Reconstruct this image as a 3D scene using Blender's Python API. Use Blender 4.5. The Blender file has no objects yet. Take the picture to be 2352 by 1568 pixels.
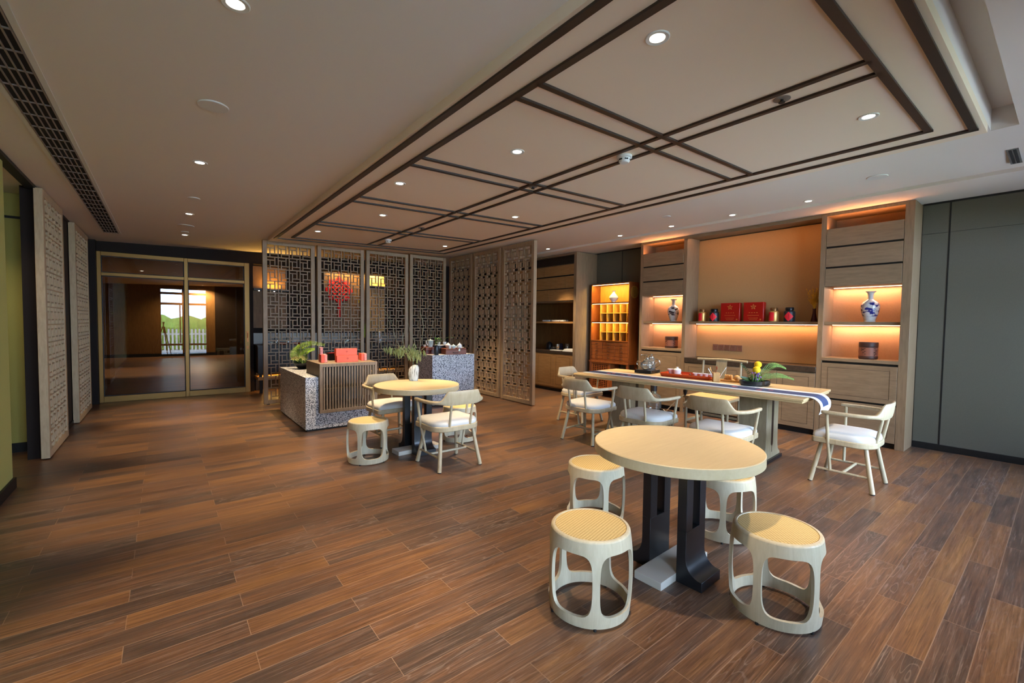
import bpy, bmesh, math, random
from mathutils import Matrix, Vector
R_ = math.radians
random.seed(7)
scene = bpy.context.scene
COL = scene.collection

# ------------------------------------------------------------------ camera
CAM_H = 1.45
YAW, PITCH, ROLL, FPX = 0.668951719, -0.0399547816, 0.0125741177, 1012.74
_f = Vector((math.sin(YAW)*math.cos(PITCH), math.cos(YAW)*math.cos(PITCH), math.sin(PITCH)))
_r = Vector((math.cos(YAW), -math.sin(YAW), 0.0))
_u = _r.cross(_f)
_c, _s = math.cos(ROLL), math.sin(ROLL)
_r2 = _r*_c + _u*_s
_u2 = _u*_c - _r*_s
cam_data = bpy.data.cameras.new('camera')
cam_data.sensor_width = 36.0
cam_data.sensor_fit = 'HORIZONTAL'
cam_data.lens = FPX*36.0/2352.0
cam_data.clip_start = 0.02
cam = bpy.data.objects.new('camera', cam_data)
COL.objects.link(cam)
cam.matrix_world = Matrix(((_r2.x, _u2.x, -_f.x, 0.0), (_r2.y, _u2.y, -_f.y, 0.0),
                           (_r2.z, _u2.z, -_f.z, CAM_H), (0, 0, 0, 1)))
scene.camera = cam

# ------------------------------------------------------------------ view, world, daylight
scene.view_settings.view_transform = 'Standard'
scene.view_settings.look = 'None'
scene.view_settings.gamma = 1.0
scene.view_settings.exposure = 0.0
scene.view_settings.use_curve_mapping = False
scene.cycles.use_denoising = True
scene.cycles.max_bounces = 10
scene.cycles.diffuse_bounces = 5
scene.cycles.glossy_bounces = 4
scene.cycles.transmission_bounces = 8
scene.cycles.transparent_max_bounces = 12
scene.cycles.sample_clamp_indirect = 4.0
scene.cycles.caustics_reflective = False
scene.cycles.caustics_refractive = False

SKY_STRENGTH = 31.0
SPOT_E = 180.0          # watts of one ceiling downlight
SPOT_COL = (1.0, 0.76, 0.47)
LED_COL = (1.0, 0.50, 0.29)
TEA_COL = (1.0, 0.70, 0.20)

world = bpy.data.worlds.new('overcast_sky')
scene.world = world
world.use_nodes = True
_bg = world.node_tree.nodes['Background']
_bg.inputs['Color'].default_value = (0.52, 0.70, 1.0, 1)
_bg.inputs['Strength'].default_value = SKY_STRENGTH

_sun = bpy.data.lights.new('bounce_sun', 'SUN'); _sun.energy = 45.0; _sun.angle = R_(0.6); _sun.color = (1.0, 0.97, 0.93)
bounce_sun = bpy.data.objects.new('bounce_sun', _sun); COL.objects.link(bounce_sun)
bounce_sun.rotation_euler = (R_(-15), R_(8), 0)      # high, from beyond the building; added, lights only the terrace, which bounces it indoors
def portal(name, loc, sx, sy, rot):
    d = bpy.data.lights.new(name, 'AREA')
    d.shape = 'RECTANGLE'; d.size = sx; d.size_y = sy
    d.cycles.is_portal = True
    o = bpy.data.objects.new(name, d); COL.objects.link(o)
    o.location = loc; o.rotation_euler = rot
    return o
# daylight comes through the windows of the wall behind the camera (y = -0.75)
portal('window_portal', (0.64, -0.80, 1.38), 1.54, 2.6, (R_(90), 0, 0))
portal('window_portal', (4.85, -0.80, 1.50), 4.3, 2.3, (R_(90), 0, 0))

# ------------------------------------------------------------------ materials
def lin(c):
    return tuple((x/255/12.92) if x/255 <= 0.04045 else ((x/255+0.055)/1.055)**2.4 for x in c)
MATS = {}
def mat(name, rgb, rough=0.5, metal=0.0, spec=0.5, emit=None, es=0.0, trans=0.0, ior=1.45, coat=0.0, noise=0.0, nscale=30.0):
    m = bpy.data.materials.new(name); m.use_nodes = True
    nt = m.node_tree; b = nt.nodes['Principled BSDF']
    col = lin(rgb)
    b.inputs['Base Color'].default_value = (*col, 1)
    b.inputs['Roughness'].default_value = rough
    b.inputs['Metallic'].default_value = metal
    b.inputs['Specular IOR Level'].default_value = spec
    b.inputs['Transmission Weight'].default_value = trans
    b.inputs['IOR'].default_value = ior
    b.inputs['Coat Weight'].default_value = coat
    if emit:
        b.inputs['Emission Color'].default_value = (*emit, 1)
        b.inputs['Emission Strength'].default_value = es
    if noise > 0:
        tc = nt.nodes.new('ShaderNodeTexCoord'); n = nt.nodes.new('ShaderNodeTexNoise')
        n.inputs['Scale'].default_value = nscale; n.inputs['Detail'].default_value = 4
        rp = nt.nodes.new('ShaderNodeValToRGB')
        rp.color_ramp.elements[0].color = (*[x*(1-noise) for x in col], 1); rp.color_ramp.elements[0].position = 0.3
        rp.color_ramp.elements[1].color = (*[min(1, x*(1+noise)) for x in col], 1); rp.color_ramp.elements[1].position = 0.7
        nt.links.new(tc.outputs['Object'], n.inputs['Vector']); nt.links.new(n.outputs['Fac'], rp.inputs['Fac'])
        nt.links.new(rp.outputs['Color'], b.inputs['Base Color'])
    MATS[name] = m
    return m
def wood(name, c1, c2, rough=0.45, scale=(2, 2, 40), fine=6.0, spec=0.4, bump=0.05):
    """grain stretched along the axis with the small scale"""
    m = bpy.data.materials.new(name); m.use_nodes = True
    nt = m.node_tree; b = nt.nodes['Principled BSDF']
    b.inputs['Roughness'].default_value = rough; b.inputs['Specular IOR Level'].default_value = spec
    tc = nt.nodes.new('ShaderNodeTexCoord'); mp = nt.nodes.new('ShaderNodeMapping')
    mp.inputs['Scale'].default_value = scale
    n = nt.nodes.new('ShaderNodeTexNoise'); n.inputs['Scale'].default_value = fine
    n.inputs['Detail'].default_value = 6; n.inputs['Roughness'].default_value = 0.65; n.inputs['Distortion'].default_value = 0.4
    rp = nt.nodes.new('ShaderNodeValToRGB')
    rp.color_ramp.elements[0].color = (*lin(c1), 1); rp.color_ramp.elements[0].position = 0.32
    rp.color_ramp.elements[1].color = (*lin(c2), 1); rp.color_ramp.elements[1].position = 0.68
    nt.links.new(tc.outputs['Object'], mp.inputs['Vector']); nt.links.new(mp.outputs['Vector'], n.inputs['Vector'])
    nt.links.new(n.outputs['Fac'], rp.inputs['Fac']); nt.links.new(rp.outputs['Color'], b.inputs['Base Color'])
    if bump:
        bp = nt.nodes.new('ShaderNodeBump'); bp.inputs['Strength'].default_value = bump; bp.inputs['Distance'].default_value = 0.01
        nt.links.new(n.outputs['Fac'], bp.inputs['Height']); nt.links.new(bp.outputs['Normal'], b.inputs['Normal'])
    MATS[name] = m
    return m

ASH = wood('pale_ash_wood', (186, 173, 145), (202, 190, 162), 0.42, (9, 9, 1.2), 5, bump=0.015)
CHAIRWOOD = wood('pale_greige_chair_wood', (170, 153, 122), (186, 170, 140), 0.42, (9, 9, 1.2), 5, bump=0.015)
ASH_TOP = wood('pale_ash_tabletop', (188, 168, 131), (197, 178, 140), 0.40, (1.0, 14, 6), 4, bump=0.01)
CAB = wood('grey_brown_oak', (120, 98, 74), (138, 115, 89), 0.5, (9, 9, 1.0), 5)
CAB_H = wood('grey_brown_oak_level_grain', (120, 98, 74), (138, 115, 89), 0.5, (9, 1.0, 9), 5)
SCREEN = wood('brown_elm_wood', (142, 118, 92), (162, 137, 108), 0.5, (8, 8, 1.5), 5)
LSCREEN = wood('light_elm_wood', (172, 146, 112), (194, 167, 132), 0.5, (8, 8, 1.5), 5)
CRATE = wood('taupe_slat_wood', (112, 94, 74), (140, 120, 98), 0.5, (8, 8, 1.5), 5)
TEAK = wood('teak_wood', (128, 66, 28), (160, 90, 40), 0.4, (9, 9, 1.2), 5)
TEAK_IN = wood('light_teak_wood', (196, 142, 56), (214, 162, 74), 0.45, (9, 9, 1.2), 5)
CONSOLE = wood('olive_ash_table_wood', (138, 124, 98), (160, 146, 118), 0.42, (9, 9, 1.2), 5)
CONSOLE_TOP = wood('light_oak_tabletop', (186, 158, 112), (206, 178, 132), 0.38, (12, 1.0, 6), 4)
KITCHEN = wood('warm_lit_oak', (138, 100, 58), (160, 120, 74), 0.5, (9, 1.0, 9), 5)  # cabinet oak with the warm lamp light put into its colour
DARKWOOD = wood('dark_walnut_wood', (30, 20, 14), (44, 30, 20), 0.4, (8, 8, 1.2), 4)
BAMBOO = wood('bamboo', (196, 146, 84), (216, 168, 104), 0.45, (10, 10, 2), 4)
BOXWOOD = wood('reddish_brown_box_wood', (112, 52, 30), (140, 70, 42), 0.4, (3, 12, 12), 4)
BROWNPANEL = wood('warm_brown_panel', (104, 74, 38), (126, 92, 50), 0.5, (6, 6, 1), 4)
PLASTER = mat('white_ceiling_paint', (232, 224, 215), 0.75)
PANELP = mat('warm_white_ceiling_panel', (238, 218, 194), 0.7)
MOULD = mat('dark_brown_moulding', (44, 31, 23), 0.45)
BLACKT = mat('black_trim', (20, 18, 17), 0.5)
FABRIC = mat('grey_green_wall_covering', (91, 87, 74), 0.8, noise=0.05, nscale=120)
OLIVE = mat('olive_wall_covering', (180, 174, 98), 0.8, noise=0.04, nscale=120)
NICHE = mat('beige_wall_covering', (174, 136, 90), 0.8, noise=0.05, nscale=90)
NICHE_P = mat('pink_lit_wall_covering', (180, 146, 112), 0.8, noise=0.05, nscale=90)  # beige covering with the pink of the strip light put into the colour
DARKWALL = mat('near_black_wall_panel', (36, 27, 23), 0.65, spec=0.2)
BRONZE = mat('bronze_frame_metal', (150, 112, 58), 0.38, metal=0.55)
BLACK = mat('satin_black_metal', (24, 25, 28), 0.32)
BLACKC = mat('black_ceramic', (16, 16, 18), 0.3)
WHITEST = mat('pale_grey_base_stone', (188, 182, 170), 0.6)
CUSH = mat('white_linen_cushion', (206, 203, 198), 0.9, noise=0.03, nscale=200)
RUBBER = mat('dark_rubber', (26, 24, 22), 0.7)
PORC = mat('white_porcelain', (238, 236, 232), 0.18, coat=0.3)
CELADON = mat('pale_celadon_porcelain', (206, 222, 220), 0.18, coat=0.3)
CHROME = mat('polished_steel', (205, 205, 205), 0.15, metal=1.0)
LACQ = mat('red_orange_lacquer', (186, 62, 22), 0.2, coat=0.5)
LACQD = mat('dark_red_lacquer', (92, 22, 18), 0.2, coat=0.5)
REDBOX = mat('glossy_red_card', (158, 18, 12), 0.3, coat=0.2)
CORAL = mat('coral_red_card', (236, 92, 66), 0.45, noise=0.08, nscale=14)
CORALP = mat('pink_patterned_card', (240, 150, 140), 0.5, noise=0.25, nscale=60)
REDLABEL = mat('red_paper', (232, 34, 48), 0.6)
GOLD = mat('gold_ink', (206, 130, 66), 0.4, metal=0.3)
INK = mat('black_ink', (20, 12, 12), 0.7)
GOLDTIN = mat('golden_tin', (214, 160, 92), 0.35, metal=0.6)
BROWNTIN = mat('bronze_lid_metal', (126, 86, 48), 0.35, metal=0.6)
SLATE = mat('dark_slate_metal', (52, 52, 56), 0.35, metal=0.3)
URN = mat('dark_brown_clay', (62, 38, 32), 0.5)
URNBAND = mat('brown_clay_band', (132, 84, 68), 0.55)
PLUMV = mat('plum_lacquer', (70, 22, 22), 0.25)
GREEN = mat('fern_green', (92, 128, 58), 0.55, noise=0.25, nscale=40)
GREEND = mat('dark_leaf_green', (40, 70, 34), 0.5, noise=0.2, nscale=40)
WILLOW = mat('olive_willow_leaf', (128, 136, 82), 0.6, noise=0.2, nscale=40)
PALM = mat('palm_leaf_green', (120, 150, 26), 0.5, noise=0.25, nscale=40)
YELLOWF = mat('yellow_blossom', (240, 196, 20), 0.8, noise=0.1, nscale=200)
CREAMF = mat('cream_yellow_petal', (240, 224, 130), 0.7)
PURPLE = mat('purple_blossom', (128, 88, 150), 0.7)
TWIG = mat('grey_green_twig', (150, 144, 112), 0.7)
STRAW = mat('mustard_dried_stalk', (224, 176, 60), 0.8, noise=0.2, nscale=60)
NAVY = mat('navy_cloth', (52, 66, 100), 0.85)
WHITEC = mat('white_cloth', (232, 232, 230), 0.85)
PINK = mat('pink_print', (200, 96, 92), 0.85)
SOCKET = mat('brown_metal_socket_plate', (134, 96, 78), 0.4, metal=0.3)
SMOKEW = mat('white_plastic', (222, 220, 214), 0.5)
GREYM = mat('grey_metal', (120, 116, 110), 0.4, metal=0.4)
GRILLE = mat('grey_vent_paint', (136, 122, 112), 0.5)
VOID = mat('dark_duct', (14, 11, 10), 0.9)
STONETOP = mat('dark_stone_worktop', (58, 48, 40), 0.25, noise=0.2, nscale=30)
AMBERG = mat('orange_juice', (250, 160, 30), 0.3)
REDKNOT = mat('red_silk_cord', (196, 16, 28), 0.7)
INDIGO = mat('dark_indigo', (40, 36, 70), 0.5)
LENS = mat('lit_downlight_lens', (255, 250, 240), 0.5, emit=(1.0, 0.93, 0.80), es=14.0)
STRIPE = mat('lit_warm_strip', (255, 230, 200), 0.5, emit=(1.0, 0.70, 0.42), es=6.0)
STRIPY = mat('lit_yellow_strip', (255, 230, 160), 0.5, emit=(1.0, 0.80, 0.40), es=6.0)
TINYLED = mat('lit_white_spot', (255, 255, 250), 0.5, emit=(1.0, 0.95, 0.85), es=12.0)
FENCEW = mat('white_fence_paint', (232, 234, 236), 0.6)
HEDGE = mat('hedge_green', (96, 130, 48), 0.8, noise=0.35, nscale=9)
PAVE = mat('pale_paving', (170, 172, 172), 0.8, noise=0.05, nscale=5)
REDWOOD = wood('red_brown_door_wood', (92, 48, 26), (112, 62, 36), 0.4, (8, 8, 1.2), 4)
UMBR = mat('white_canvas', (230, 234, 238), 0.8)

def glass(name, tint=(1, 1, 1), fac=0.10, rough=0.0, milk=0.0):
    """thin pane: see-through with a mirror share that grows at grazing angles"""
    m = bpy.data.materials.new(name); m.use_nodes = True
    nt = m.node_tree; nt.nodes.clear()
    out = nt.nodes.new('ShaderNodeOutputMaterial'); mx = nt.nodes.new('ShaderNodeMixShader')
    tr = nt.nodes.new('ShaderNodeBsdfTransparent'); gl = nt.nodes.new('ShaderNodeBsdfGlossy')
    tr.inputs['Color'].default_value = (*tint, 1); gl.inputs['Roughness'].default_value = rough
    lw = nt.nodes.new('ShaderNodeLayerWeight'); lw.inputs['Blend'].default_value = 0.25
    ma = nt.nodes.new('ShaderNodeMath'); ma.operation = 'MULTIPLY_ADD'
    ma.inputs[1].default_value = 1.0 - fac; ma.inputs[2].default_value = fac
    nt.links.new(lw.outputs['Fresnel'], ma.inputs[0]); nt.links.new(ma.outputs[0], mx.inputs['Fac'])
    nt.links.new(tr.outputs[0], mx.inputs[1]); nt.links.new(gl.outputs[0], mx.inputs[2])
    if milk:
        df = nt.nodes.new('ShaderNodeBsdfDiffuse'); df.inputs['Color'].default_value = (0.9, 0.9, 0.86, 1)
        m2 = nt.nodes.new('ShaderNodeMixShader'); m2.inputs['Fac'].default_value = milk
        nt.links.new(mx.outputs[0], m2.inputs[1]); nt.links.new(df.outputs[0], m2.inputs[2]); nt.links.new(m2.outputs[0], out.inputs['Surface'])
    else: nt.links.new(mx.outputs[0], out.inputs['Surface'])
    MATS[name] = m
    return m
DOORGLASS = glass('tinted_door_glass', (0.80, 0.72, 0.58), 0.07)
WINGLASS = glass('clear_window_glass', (0.97, 0.98, 1.0), 0.04)
CLEAR = glass('thin_clear_glass', (0.93, 0.96, 0.94), 0.16, 0.03, 0.07)

def granite():
    m = bpy.data.materials.new('speckled_grey_granite'); m.use_nodes = True
    nt = m.node_tree; b = nt.nodes['Principled BSDF']; b.inputs['Roughness'].default_value = 0.45
    tc = nt.nodes.new('ShaderNodeTexCoord')
    n = nt.nodes.new('ShaderNodeTexNoise'); n.inputs['Scale'].default_value = 62; n.inputs['Detail'].default_value = 3
    n.inputs['Roughness'].default_value = 0.75
    v = nt.nodes.new('ShaderNodeTexVoronoi'); v.inputs['Scale'].default_value = 70
    mx = nt.nodes.new('ShaderNodeMath'); mx.operation = 'MULTIPLY_ADD'; mx.inputs[1].default_value = 0.35
    r = nt.nodes.new('ShaderNodeValToRGB'); cr = r.color_ramp; cr.interpolation = 'CONSTANT'
    cr.elements[0].position = 0.0; cr.elements[0].color = (*lin((42, 42, 46)), 1)
    cr.elements[1].position = 0.56; cr.elements[1].color = (*lin((110, 112, 120)), 1)
    for p, c in ((0.63, (168, 170, 176)), (0.70, (214, 214, 216))):
        e = cr.elements.new(p); e.color = (*lin(c), 1)
    nt.links.new(tc.outputs['Object'], n.inputs['Vector']); nt.links.new(tc.outputs['Object'], v.inputs['Vector'])
    nt.links.new(v.outputs['Distance'], mx.inputs[0]); nt.links.new(n.outputs['Fac'], mx.inputs[2])
    nt.links.new(mx.outputs[0], r.inputs['Fac']); nt.links.new(r.outputs['Color'], b.inputs['Base Color'])
    return m
GRANITE = granite()

def cane():
    m = bpy.data.materials.new('woven_cane'); m.use_nodes = True
    nt = m.node_tree; b = nt.nodes['Principled BSDF']; b.inputs['Roughness'].default_value = 0.55
    tc = nt.nodes.new('ShaderNodeTexCoord'); mp = nt.nodes.new('ShaderNodeMapping')
    mp.inputs['Rotation'].default_value = (0, 0, R_(45)); mp.inputs['Scale'].default_value = (95, 95, 95)
    ck = nt.nodes.new('ShaderNodeTexChecker'); ck.inputs['Scale'].default_value = 1.0
    ck.inputs['Color1'].default_value = (*lin((226, 200, 142)), 1); ck.inputs['Color2'].default_value = (*lin((188, 158, 98)), 1)
    nz = nt.nodes.new('ShaderNodeTexNoise'); nz.inputs['Scale'].default_value = 40
    mix = nt.nodes.new('ShaderNodeMixRGB'); mix.blend_type = 'MULTIPLY'; mix.inputs['Fac'].default_value = 0.25
    nt.links.new(tc.outputs['Object'], mp.inputs['Vector']); nt.links.new(mp.outputs['Vector'], ck.inputs['Vector'])
    nt.links.new(ck.outputs['Color'], mix.inputs['Color1']); nt.links.new(nz.outputs['Fac'], mix.inputs['Color2'])
    nt.links.new(mix.outputs['Color'], b.inputs['Base Color'])
    bp = nt.nodes.new('ShaderNodeBump'); bp.inputs['Strength'].default_value = 0.4; bp.inputs['Distance'].default_value = 0.002
    nt.links.new(ck.outputs['Fac'], bp.inputs['Height']); nt.links.new(bp.outputs['Normal'], b.inputs['Normal'])
    return m
CANE = cane()

def planks():
    m = bpy.data.materials.new('brown_plank_floor'); m.use_nodes = True
    nt = m.node_tree; N = nt.nodes; L = nt.links
    b = N['Principled BSDF']
    def math_(op, a=None, c=None, v1=None, v2=None):
        n = N.new('ShaderNodeMath'); n.operation = op
        if a is not None: L.new(a, n.inputs[0])
        if c is not None: L.new(c, n.inputs[1])
        if v1 is not None: n.inputs[0].default_value = v1
        if v2 is not None: n.inputs[1].default_value = v2
        return n.outputs[0]
    tc = N.new('ShaderNodeTexCoord'); sp = N.new('ShaderNodeSeparateXYZ'); L.new(tc.outputs['Object'], sp.inputs[0])
    X, Y = sp.outputs['X'], sp.outputs['Y']
    yy = math_('DIVIDE', math_('SUBTRACT', Y, v2=-19.94), v2=0.13)
    row = math_('FLOOR', yy); fy = math_('FRACT', yy)
    odd = math_('MODULO', row, v2=2.0)
    xx = math_('ADD', math_('DIVIDE', math_('ADD', X, v2=29.441), v2=0.915), math_('MULTIPLY', odd, v2=0.5))
    col = math_('FLOOR', xx); fx = math_('FRACT', xx)
    cb = N.new('ShaderNodeCombineXYZ'); L.new(row, cb.inputs[0]); L.new(col, cb.inputs[1])
    wn = N.new('ShaderNodeTexWhiteNoise'); wn.noise_dimensions = '2D'; L.new(cb.outputs[0], wn.inputs['Vector'])
    # grain, shifted for every plank
    sh = N.new('ShaderNodeVectorMath'); sh.operation = 'SCALE'; L.new(wn.outputs['Color'], sh.inputs[0]); sh.inputs['Scale'].default_value = 37.0
    ad = N.new('ShaderNodeVectorMath'); ad.operation = 'ADD'; L.new(tc.outputs['Object'], ad.inputs[0]); L.new(sh.outputs[0], ad.inputs[1])
    mp = N.new('ShaderNodeMapping'); mp.inputs['Scale'].default_value = (1.0, 34, 1); L.new(ad.outputs[0], mp.inputs['Vector'])
    g = N.new('ShaderNodeTexNoise'); g.inputs['Scale'].default_value = 3.2; g.inputs['Detail'].default_value = 8; g.inputs['Roughness'].default_value = 0.7; g.inputs['Distortion'].default_value = 0.6
    L.new(mp.outputs[0], g.inputs['Vector'])
    mp2 = N.new('ShaderNodeMapping'); mp2.inputs['Scale'].default_value = (1.1, 8, 1); L.new(ad.outputs[0], mp2.inputs['Vector'])
    g2 = N.new('ShaderNodeTexNoise'); g2.inputs['Scale'].default_value = 1.6; g2.inputs['Detail'].default_value = 2; L.new(mp2.outputs[0], g2.inputs['Vector'])
    # growth rings (cathedral figure): contour lines of a soft stretched noise, on some planks only
    rings = math_('SINE', math_('MULTIPLY', g2.outputs['Fac'], v2=62.0))
    ringm = N.new('ShaderNodeMapRange'); ringm.inputs['From Min'].default_value = 0.80; ringm.inputs['From Max'].default_value = 1.0; L.new(rings, ringm.inputs['Value'])
    some = N.new('ShaderNodeMapRange'); some.inputs['From Min'].default_value = 0.55; some.inputs['From Max'].default_value = 0.75
    wsep = N.new('ShaderNodeSeparateColor'); L.new(wn.outputs['Color'], wsep.inputs[0]); L.new(wsep.outputs[1], some.inputs['Value'])
    # long tone bands inside a plank
    mp3 = N.new('ShaderNodeMapping'); mp3.inputs['Scale'].default_value = (1.1, 12, 1); L.new(ad.outputs[0], mp3.inputs['Vector'])
    g3 = N.new('ShaderNodeTexNoise'); g3.inputs['Scale'].default_value = 1.7; g3.inputs['Detail'].default_value = 4; g3.inputs['Distortion'].default_value = 0.3; L.new(mp3.outputs[0], g3.inputs['Vector'])
    tone = math_('ADD', math_('MULTIPLY', wn.outputs['Value'], v2=0.55), math_('MULTIPLY', math_('SUBTRACT', g3.outputs['Fac'], v2=0.28), v2=1.0))
    r1 = N.new('ShaderNodeValToRGB'); cr = r1.color_ramp
    cr.elements[0].position = 0.05; cr.elements[0].color = (*lin((68, 57, 51)), 1)
    cr.elements[1].position = 0.98; cr.elements[1].color = (*lin((140, 103, 66)), 1)
    for p, c in ((0.25, (84, 68, 59)), (0.42, (99, 76, 62)), (0.60, (110, 80, 59)), (0.78, (121, 88, 60))):
        e = cr.elements.new(p); e.color = (*lin(c), 1)
    L.new(tone, r1.inputs['Fac'])
    r2 = N.new('ShaderNodeValToRGB'); c2 = r2.color_ramp
    c2.elements[0].position = 0.30; c2.elements[0].color = (0.42, 0.38, 0.37, 1)
    c2.elements[1].position = 0.70; c2.elements[1].color = (1.32, 1.28, 1.25, 1)
    L.new(g.outputs['Fac'], r2.inputs['Fac'])
    mul = N.new('ShaderNodeMixRGB'); mul.blend_type = 'MULTIPLY'; mul.inputs['Fac'].default_value = 1.0
    L.new(r1.outputs['Color'], mul.inputs['Color1']); L.new(r2.outputs['Color'], mul.inputs['Color2'])
    # pale ceruse left in the pores, stronger on the darker bands
    pores = N.new('ShaderNodeMapRange'); pores.inputs['From Min'].default_value = 0.56; pores.inputs['From Max'].default_value = 0.74; L.new(g.outputs['Fac'], pores.inputs['Value'])
    dk = math_('SUBTRACT', c=tone, v1=1.0)
    cer = math_('MULTIPLY', math_('ADD', math_('MULTIPLY', math_('MULTIPLY', ringm.outputs[0], some.outputs[0]), v2=0.5), math_('MULTIPLY', pores.outputs[0], v2=1.15)), math_('ADD', math_('MULTIPLY', dk, v2=0.75), v2=0.08))
    mixc = N.new('ShaderNodeMixRGB'); L.new(cer, mixc.inputs['Fac']); L.new(mul.outputs['Color'], mixc.inputs['Color1'])
    mixc.inputs['Color2'].default_value = (*lin((150, 132, 122)), 1)
    # seams
    ey = math_('MINIMUM', fy, math_('SUBTRACT', c=fy, v1=1.0))
    ex = math_('MINIMUM', fx, math_('SUBTRACT', c=fx, v1=1.0))
    sy = math_('LESS_THAN', ey, v2=0.014); sx = math_('LESS_THAN', ex, v2=0.0018)
    seam = math_('MULTIPLY', math_('MAXIMUM', sy, sx), g2.outputs['Fac'])
    mixs = N.new('ShaderNodeMixRGB'); L.new(seam, mixs.inputs['Fac']); L.new(mixc.outputs['Color'], mixs.inputs['Color1'])
    mixs.inputs['Color2'].default_value = (*lin((160, 132, 110)), 1)
    L.new(mixs.outputs['Color'], b.inputs['Base Color'])
    rr = N.new('ShaderNodeMapRange'); rr.inputs['To Min'].default_value = 0.24; rr.inputs['To Max'].default_value = 0.42; L.new(g.outputs['Fac'], rr.inputs['Value'])
    L.new(rr.outputs[0], b.inputs['Roughness']); b.inputs['Specular IOR Level'].default_value = 0.5
    bp = N.new('ShaderNodeBump'); bp.inputs['Strength'].default_value = 0.12; bp.inputs['Distance'].default_value = 0.004
    L.new(g.outputs['Fac'], bp.inputs['Height']); L.new(bp.outputs['Normal'], b.inputs['Normal'])
    return m
FLOOR = planks()

def bluewhite(name, dark, zlo, zhi):
    m = bpy.data.materials.new(name); m.use_nodes = True
    nt = m.node_tree; N = nt.nodes; L = nt.links; b = N['Principled BSDF']
    b.inputs['Roughness'].default_value = 0.15; b.inputs['Coat Weight'].default_value = 0.4
    tc = N.new('ShaderNodeTexCoord'); sp = N.new('ShaderNodeSeparateXYZ'); L.new(tc.outputs['Object'], sp.inputs[0])
    mp = N.new('ShaderNodeMapping'); mp.inputs['Scale'].default_value = (14, 14, 26); L.new(tc.outputs['Object'], mp.inputs['Vector'])
    n = N.new('ShaderNodeTexNoise'); n.inputs['Scale'].default_value = 1.0; n.inputs['Detail'].default_value = 4; L.new(mp.outputs[0], n.inputs['Vector'])
    r = N.new('ShaderNodeValToRGB'); r.color_ramp.elements[0].position = 0.50; r.color_ramp.elements[1].position = 0.56; L.new(n.outputs['Fac'], r.inputs['Fac'])
    z = N.new('ShaderNodeMapRange'); z.inputs['From Min'].default_value = zlo; z.inputs['From Max'].default_value = zlo+0.02; L.new(sp.outputs['Z'], z.inputs['Value'])
    z2 = N.new('ShaderNodeMapRange'); z2.inputs['From Min'].default_value = zhi; z2.inputs['From Max'].default_value = zhi-0.02; L.new(sp.outputs['Z'], z2.inputs['Value'])
    m1 = N.new('ShaderNodeMath'); m1.operation = 'MULTIPLY'; L.new(z.outputs[0], m1.inputs[0]); L.new(z2.outputs[0], m1.inputs[1])
    m2 = N.new('ShaderNodeMath'); m2.operation = 'MULTIPLY'; L.new(m1.outputs[0], m2.inputs[0]); L.new(r.outputs['Color'], m2.inputs[1])
    mx = N.new('ShaderNodeMixRGB'); mx.inputs['Color1'].default_value = (*lin((226, 226, 226)), 1); mx.inputs['Color2'].default_value = (*lin(dark), 1)
    L.new(m2.outputs[0], mx.inputs['Fac']); L.new(mx.outputs['Color'], b.inputs['Base Color'])
    return m
BLUEVASE = bluewhite('blue_and_white_porcelain', (24, 34, 120), 0.06, 0.26)
INKVASE = bluewhite('ink_and_white_porcelain', (24, 24, 40), 0.09, 0.26)
def whitestone():
    m = bpy.data.materials.new('white_ribbed_stone'); m.use_nodes = True
    nt = m.node_tree; N = nt.nodes; L = nt.links; b = N['Principled BSDF']; b.inputs['Roughness'].default_value = 0.6
    tc = N.new('ShaderNodeTexCoord'); mp = N.new('ShaderNodeMapping'); mp.inputs['Scale'].default_value = (70, 70, 12); L.new(tc.outputs['Object'], mp.inputs['Vector'])
    n = N.new('ShaderNodeTexNoise'); n.inputs['Scale'].default_value = 1.0; n.inputs['Detail'].default_value = 5; L.new(mp.outputs[0], n.inputs['Vector'])
    r = N.new('ShaderNodeValToRGB'); r.color_ramp.elements[0].position = 0.36; r.color_ramp.elements[0].color = (*lin((120, 116, 106)), 1)
    r.color_ramp.elements[1].position = 0.5; r.color_ramp.elements[1].color = (*lin((226, 222, 212)), 1)
    L.new(n.outputs['Fac'], r.inputs['Fac']); L.new(r.outputs['Color'], b.inputs['Base Color'])
    bp = N.new('ShaderNodeBump'); bp.inputs['Strength'].default_value = 0.5; bp.inputs['Distance'].default_value = 0.006
    L.new(n.outputs['Fac'], bp.inputs['Height']); L.new(bp.outputs['Normal'], b.inputs['Normal'])
    return m
STONEV = whitestone()

# ------------------------------------------------------------------ mesh helpers
CEIL0 = 2.775           # underside of the hung ceiling panel at x = 1.4
SLOPE = 0.027           # the ceiling rises slightly towards the cabinet wall
DROP = 0.06             # the panel hangs this far below the ceiling
def zp(x): return CEIL0 + SLOPE*(x-1.4)
def zc(x): return zp(x) + DROP

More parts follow.
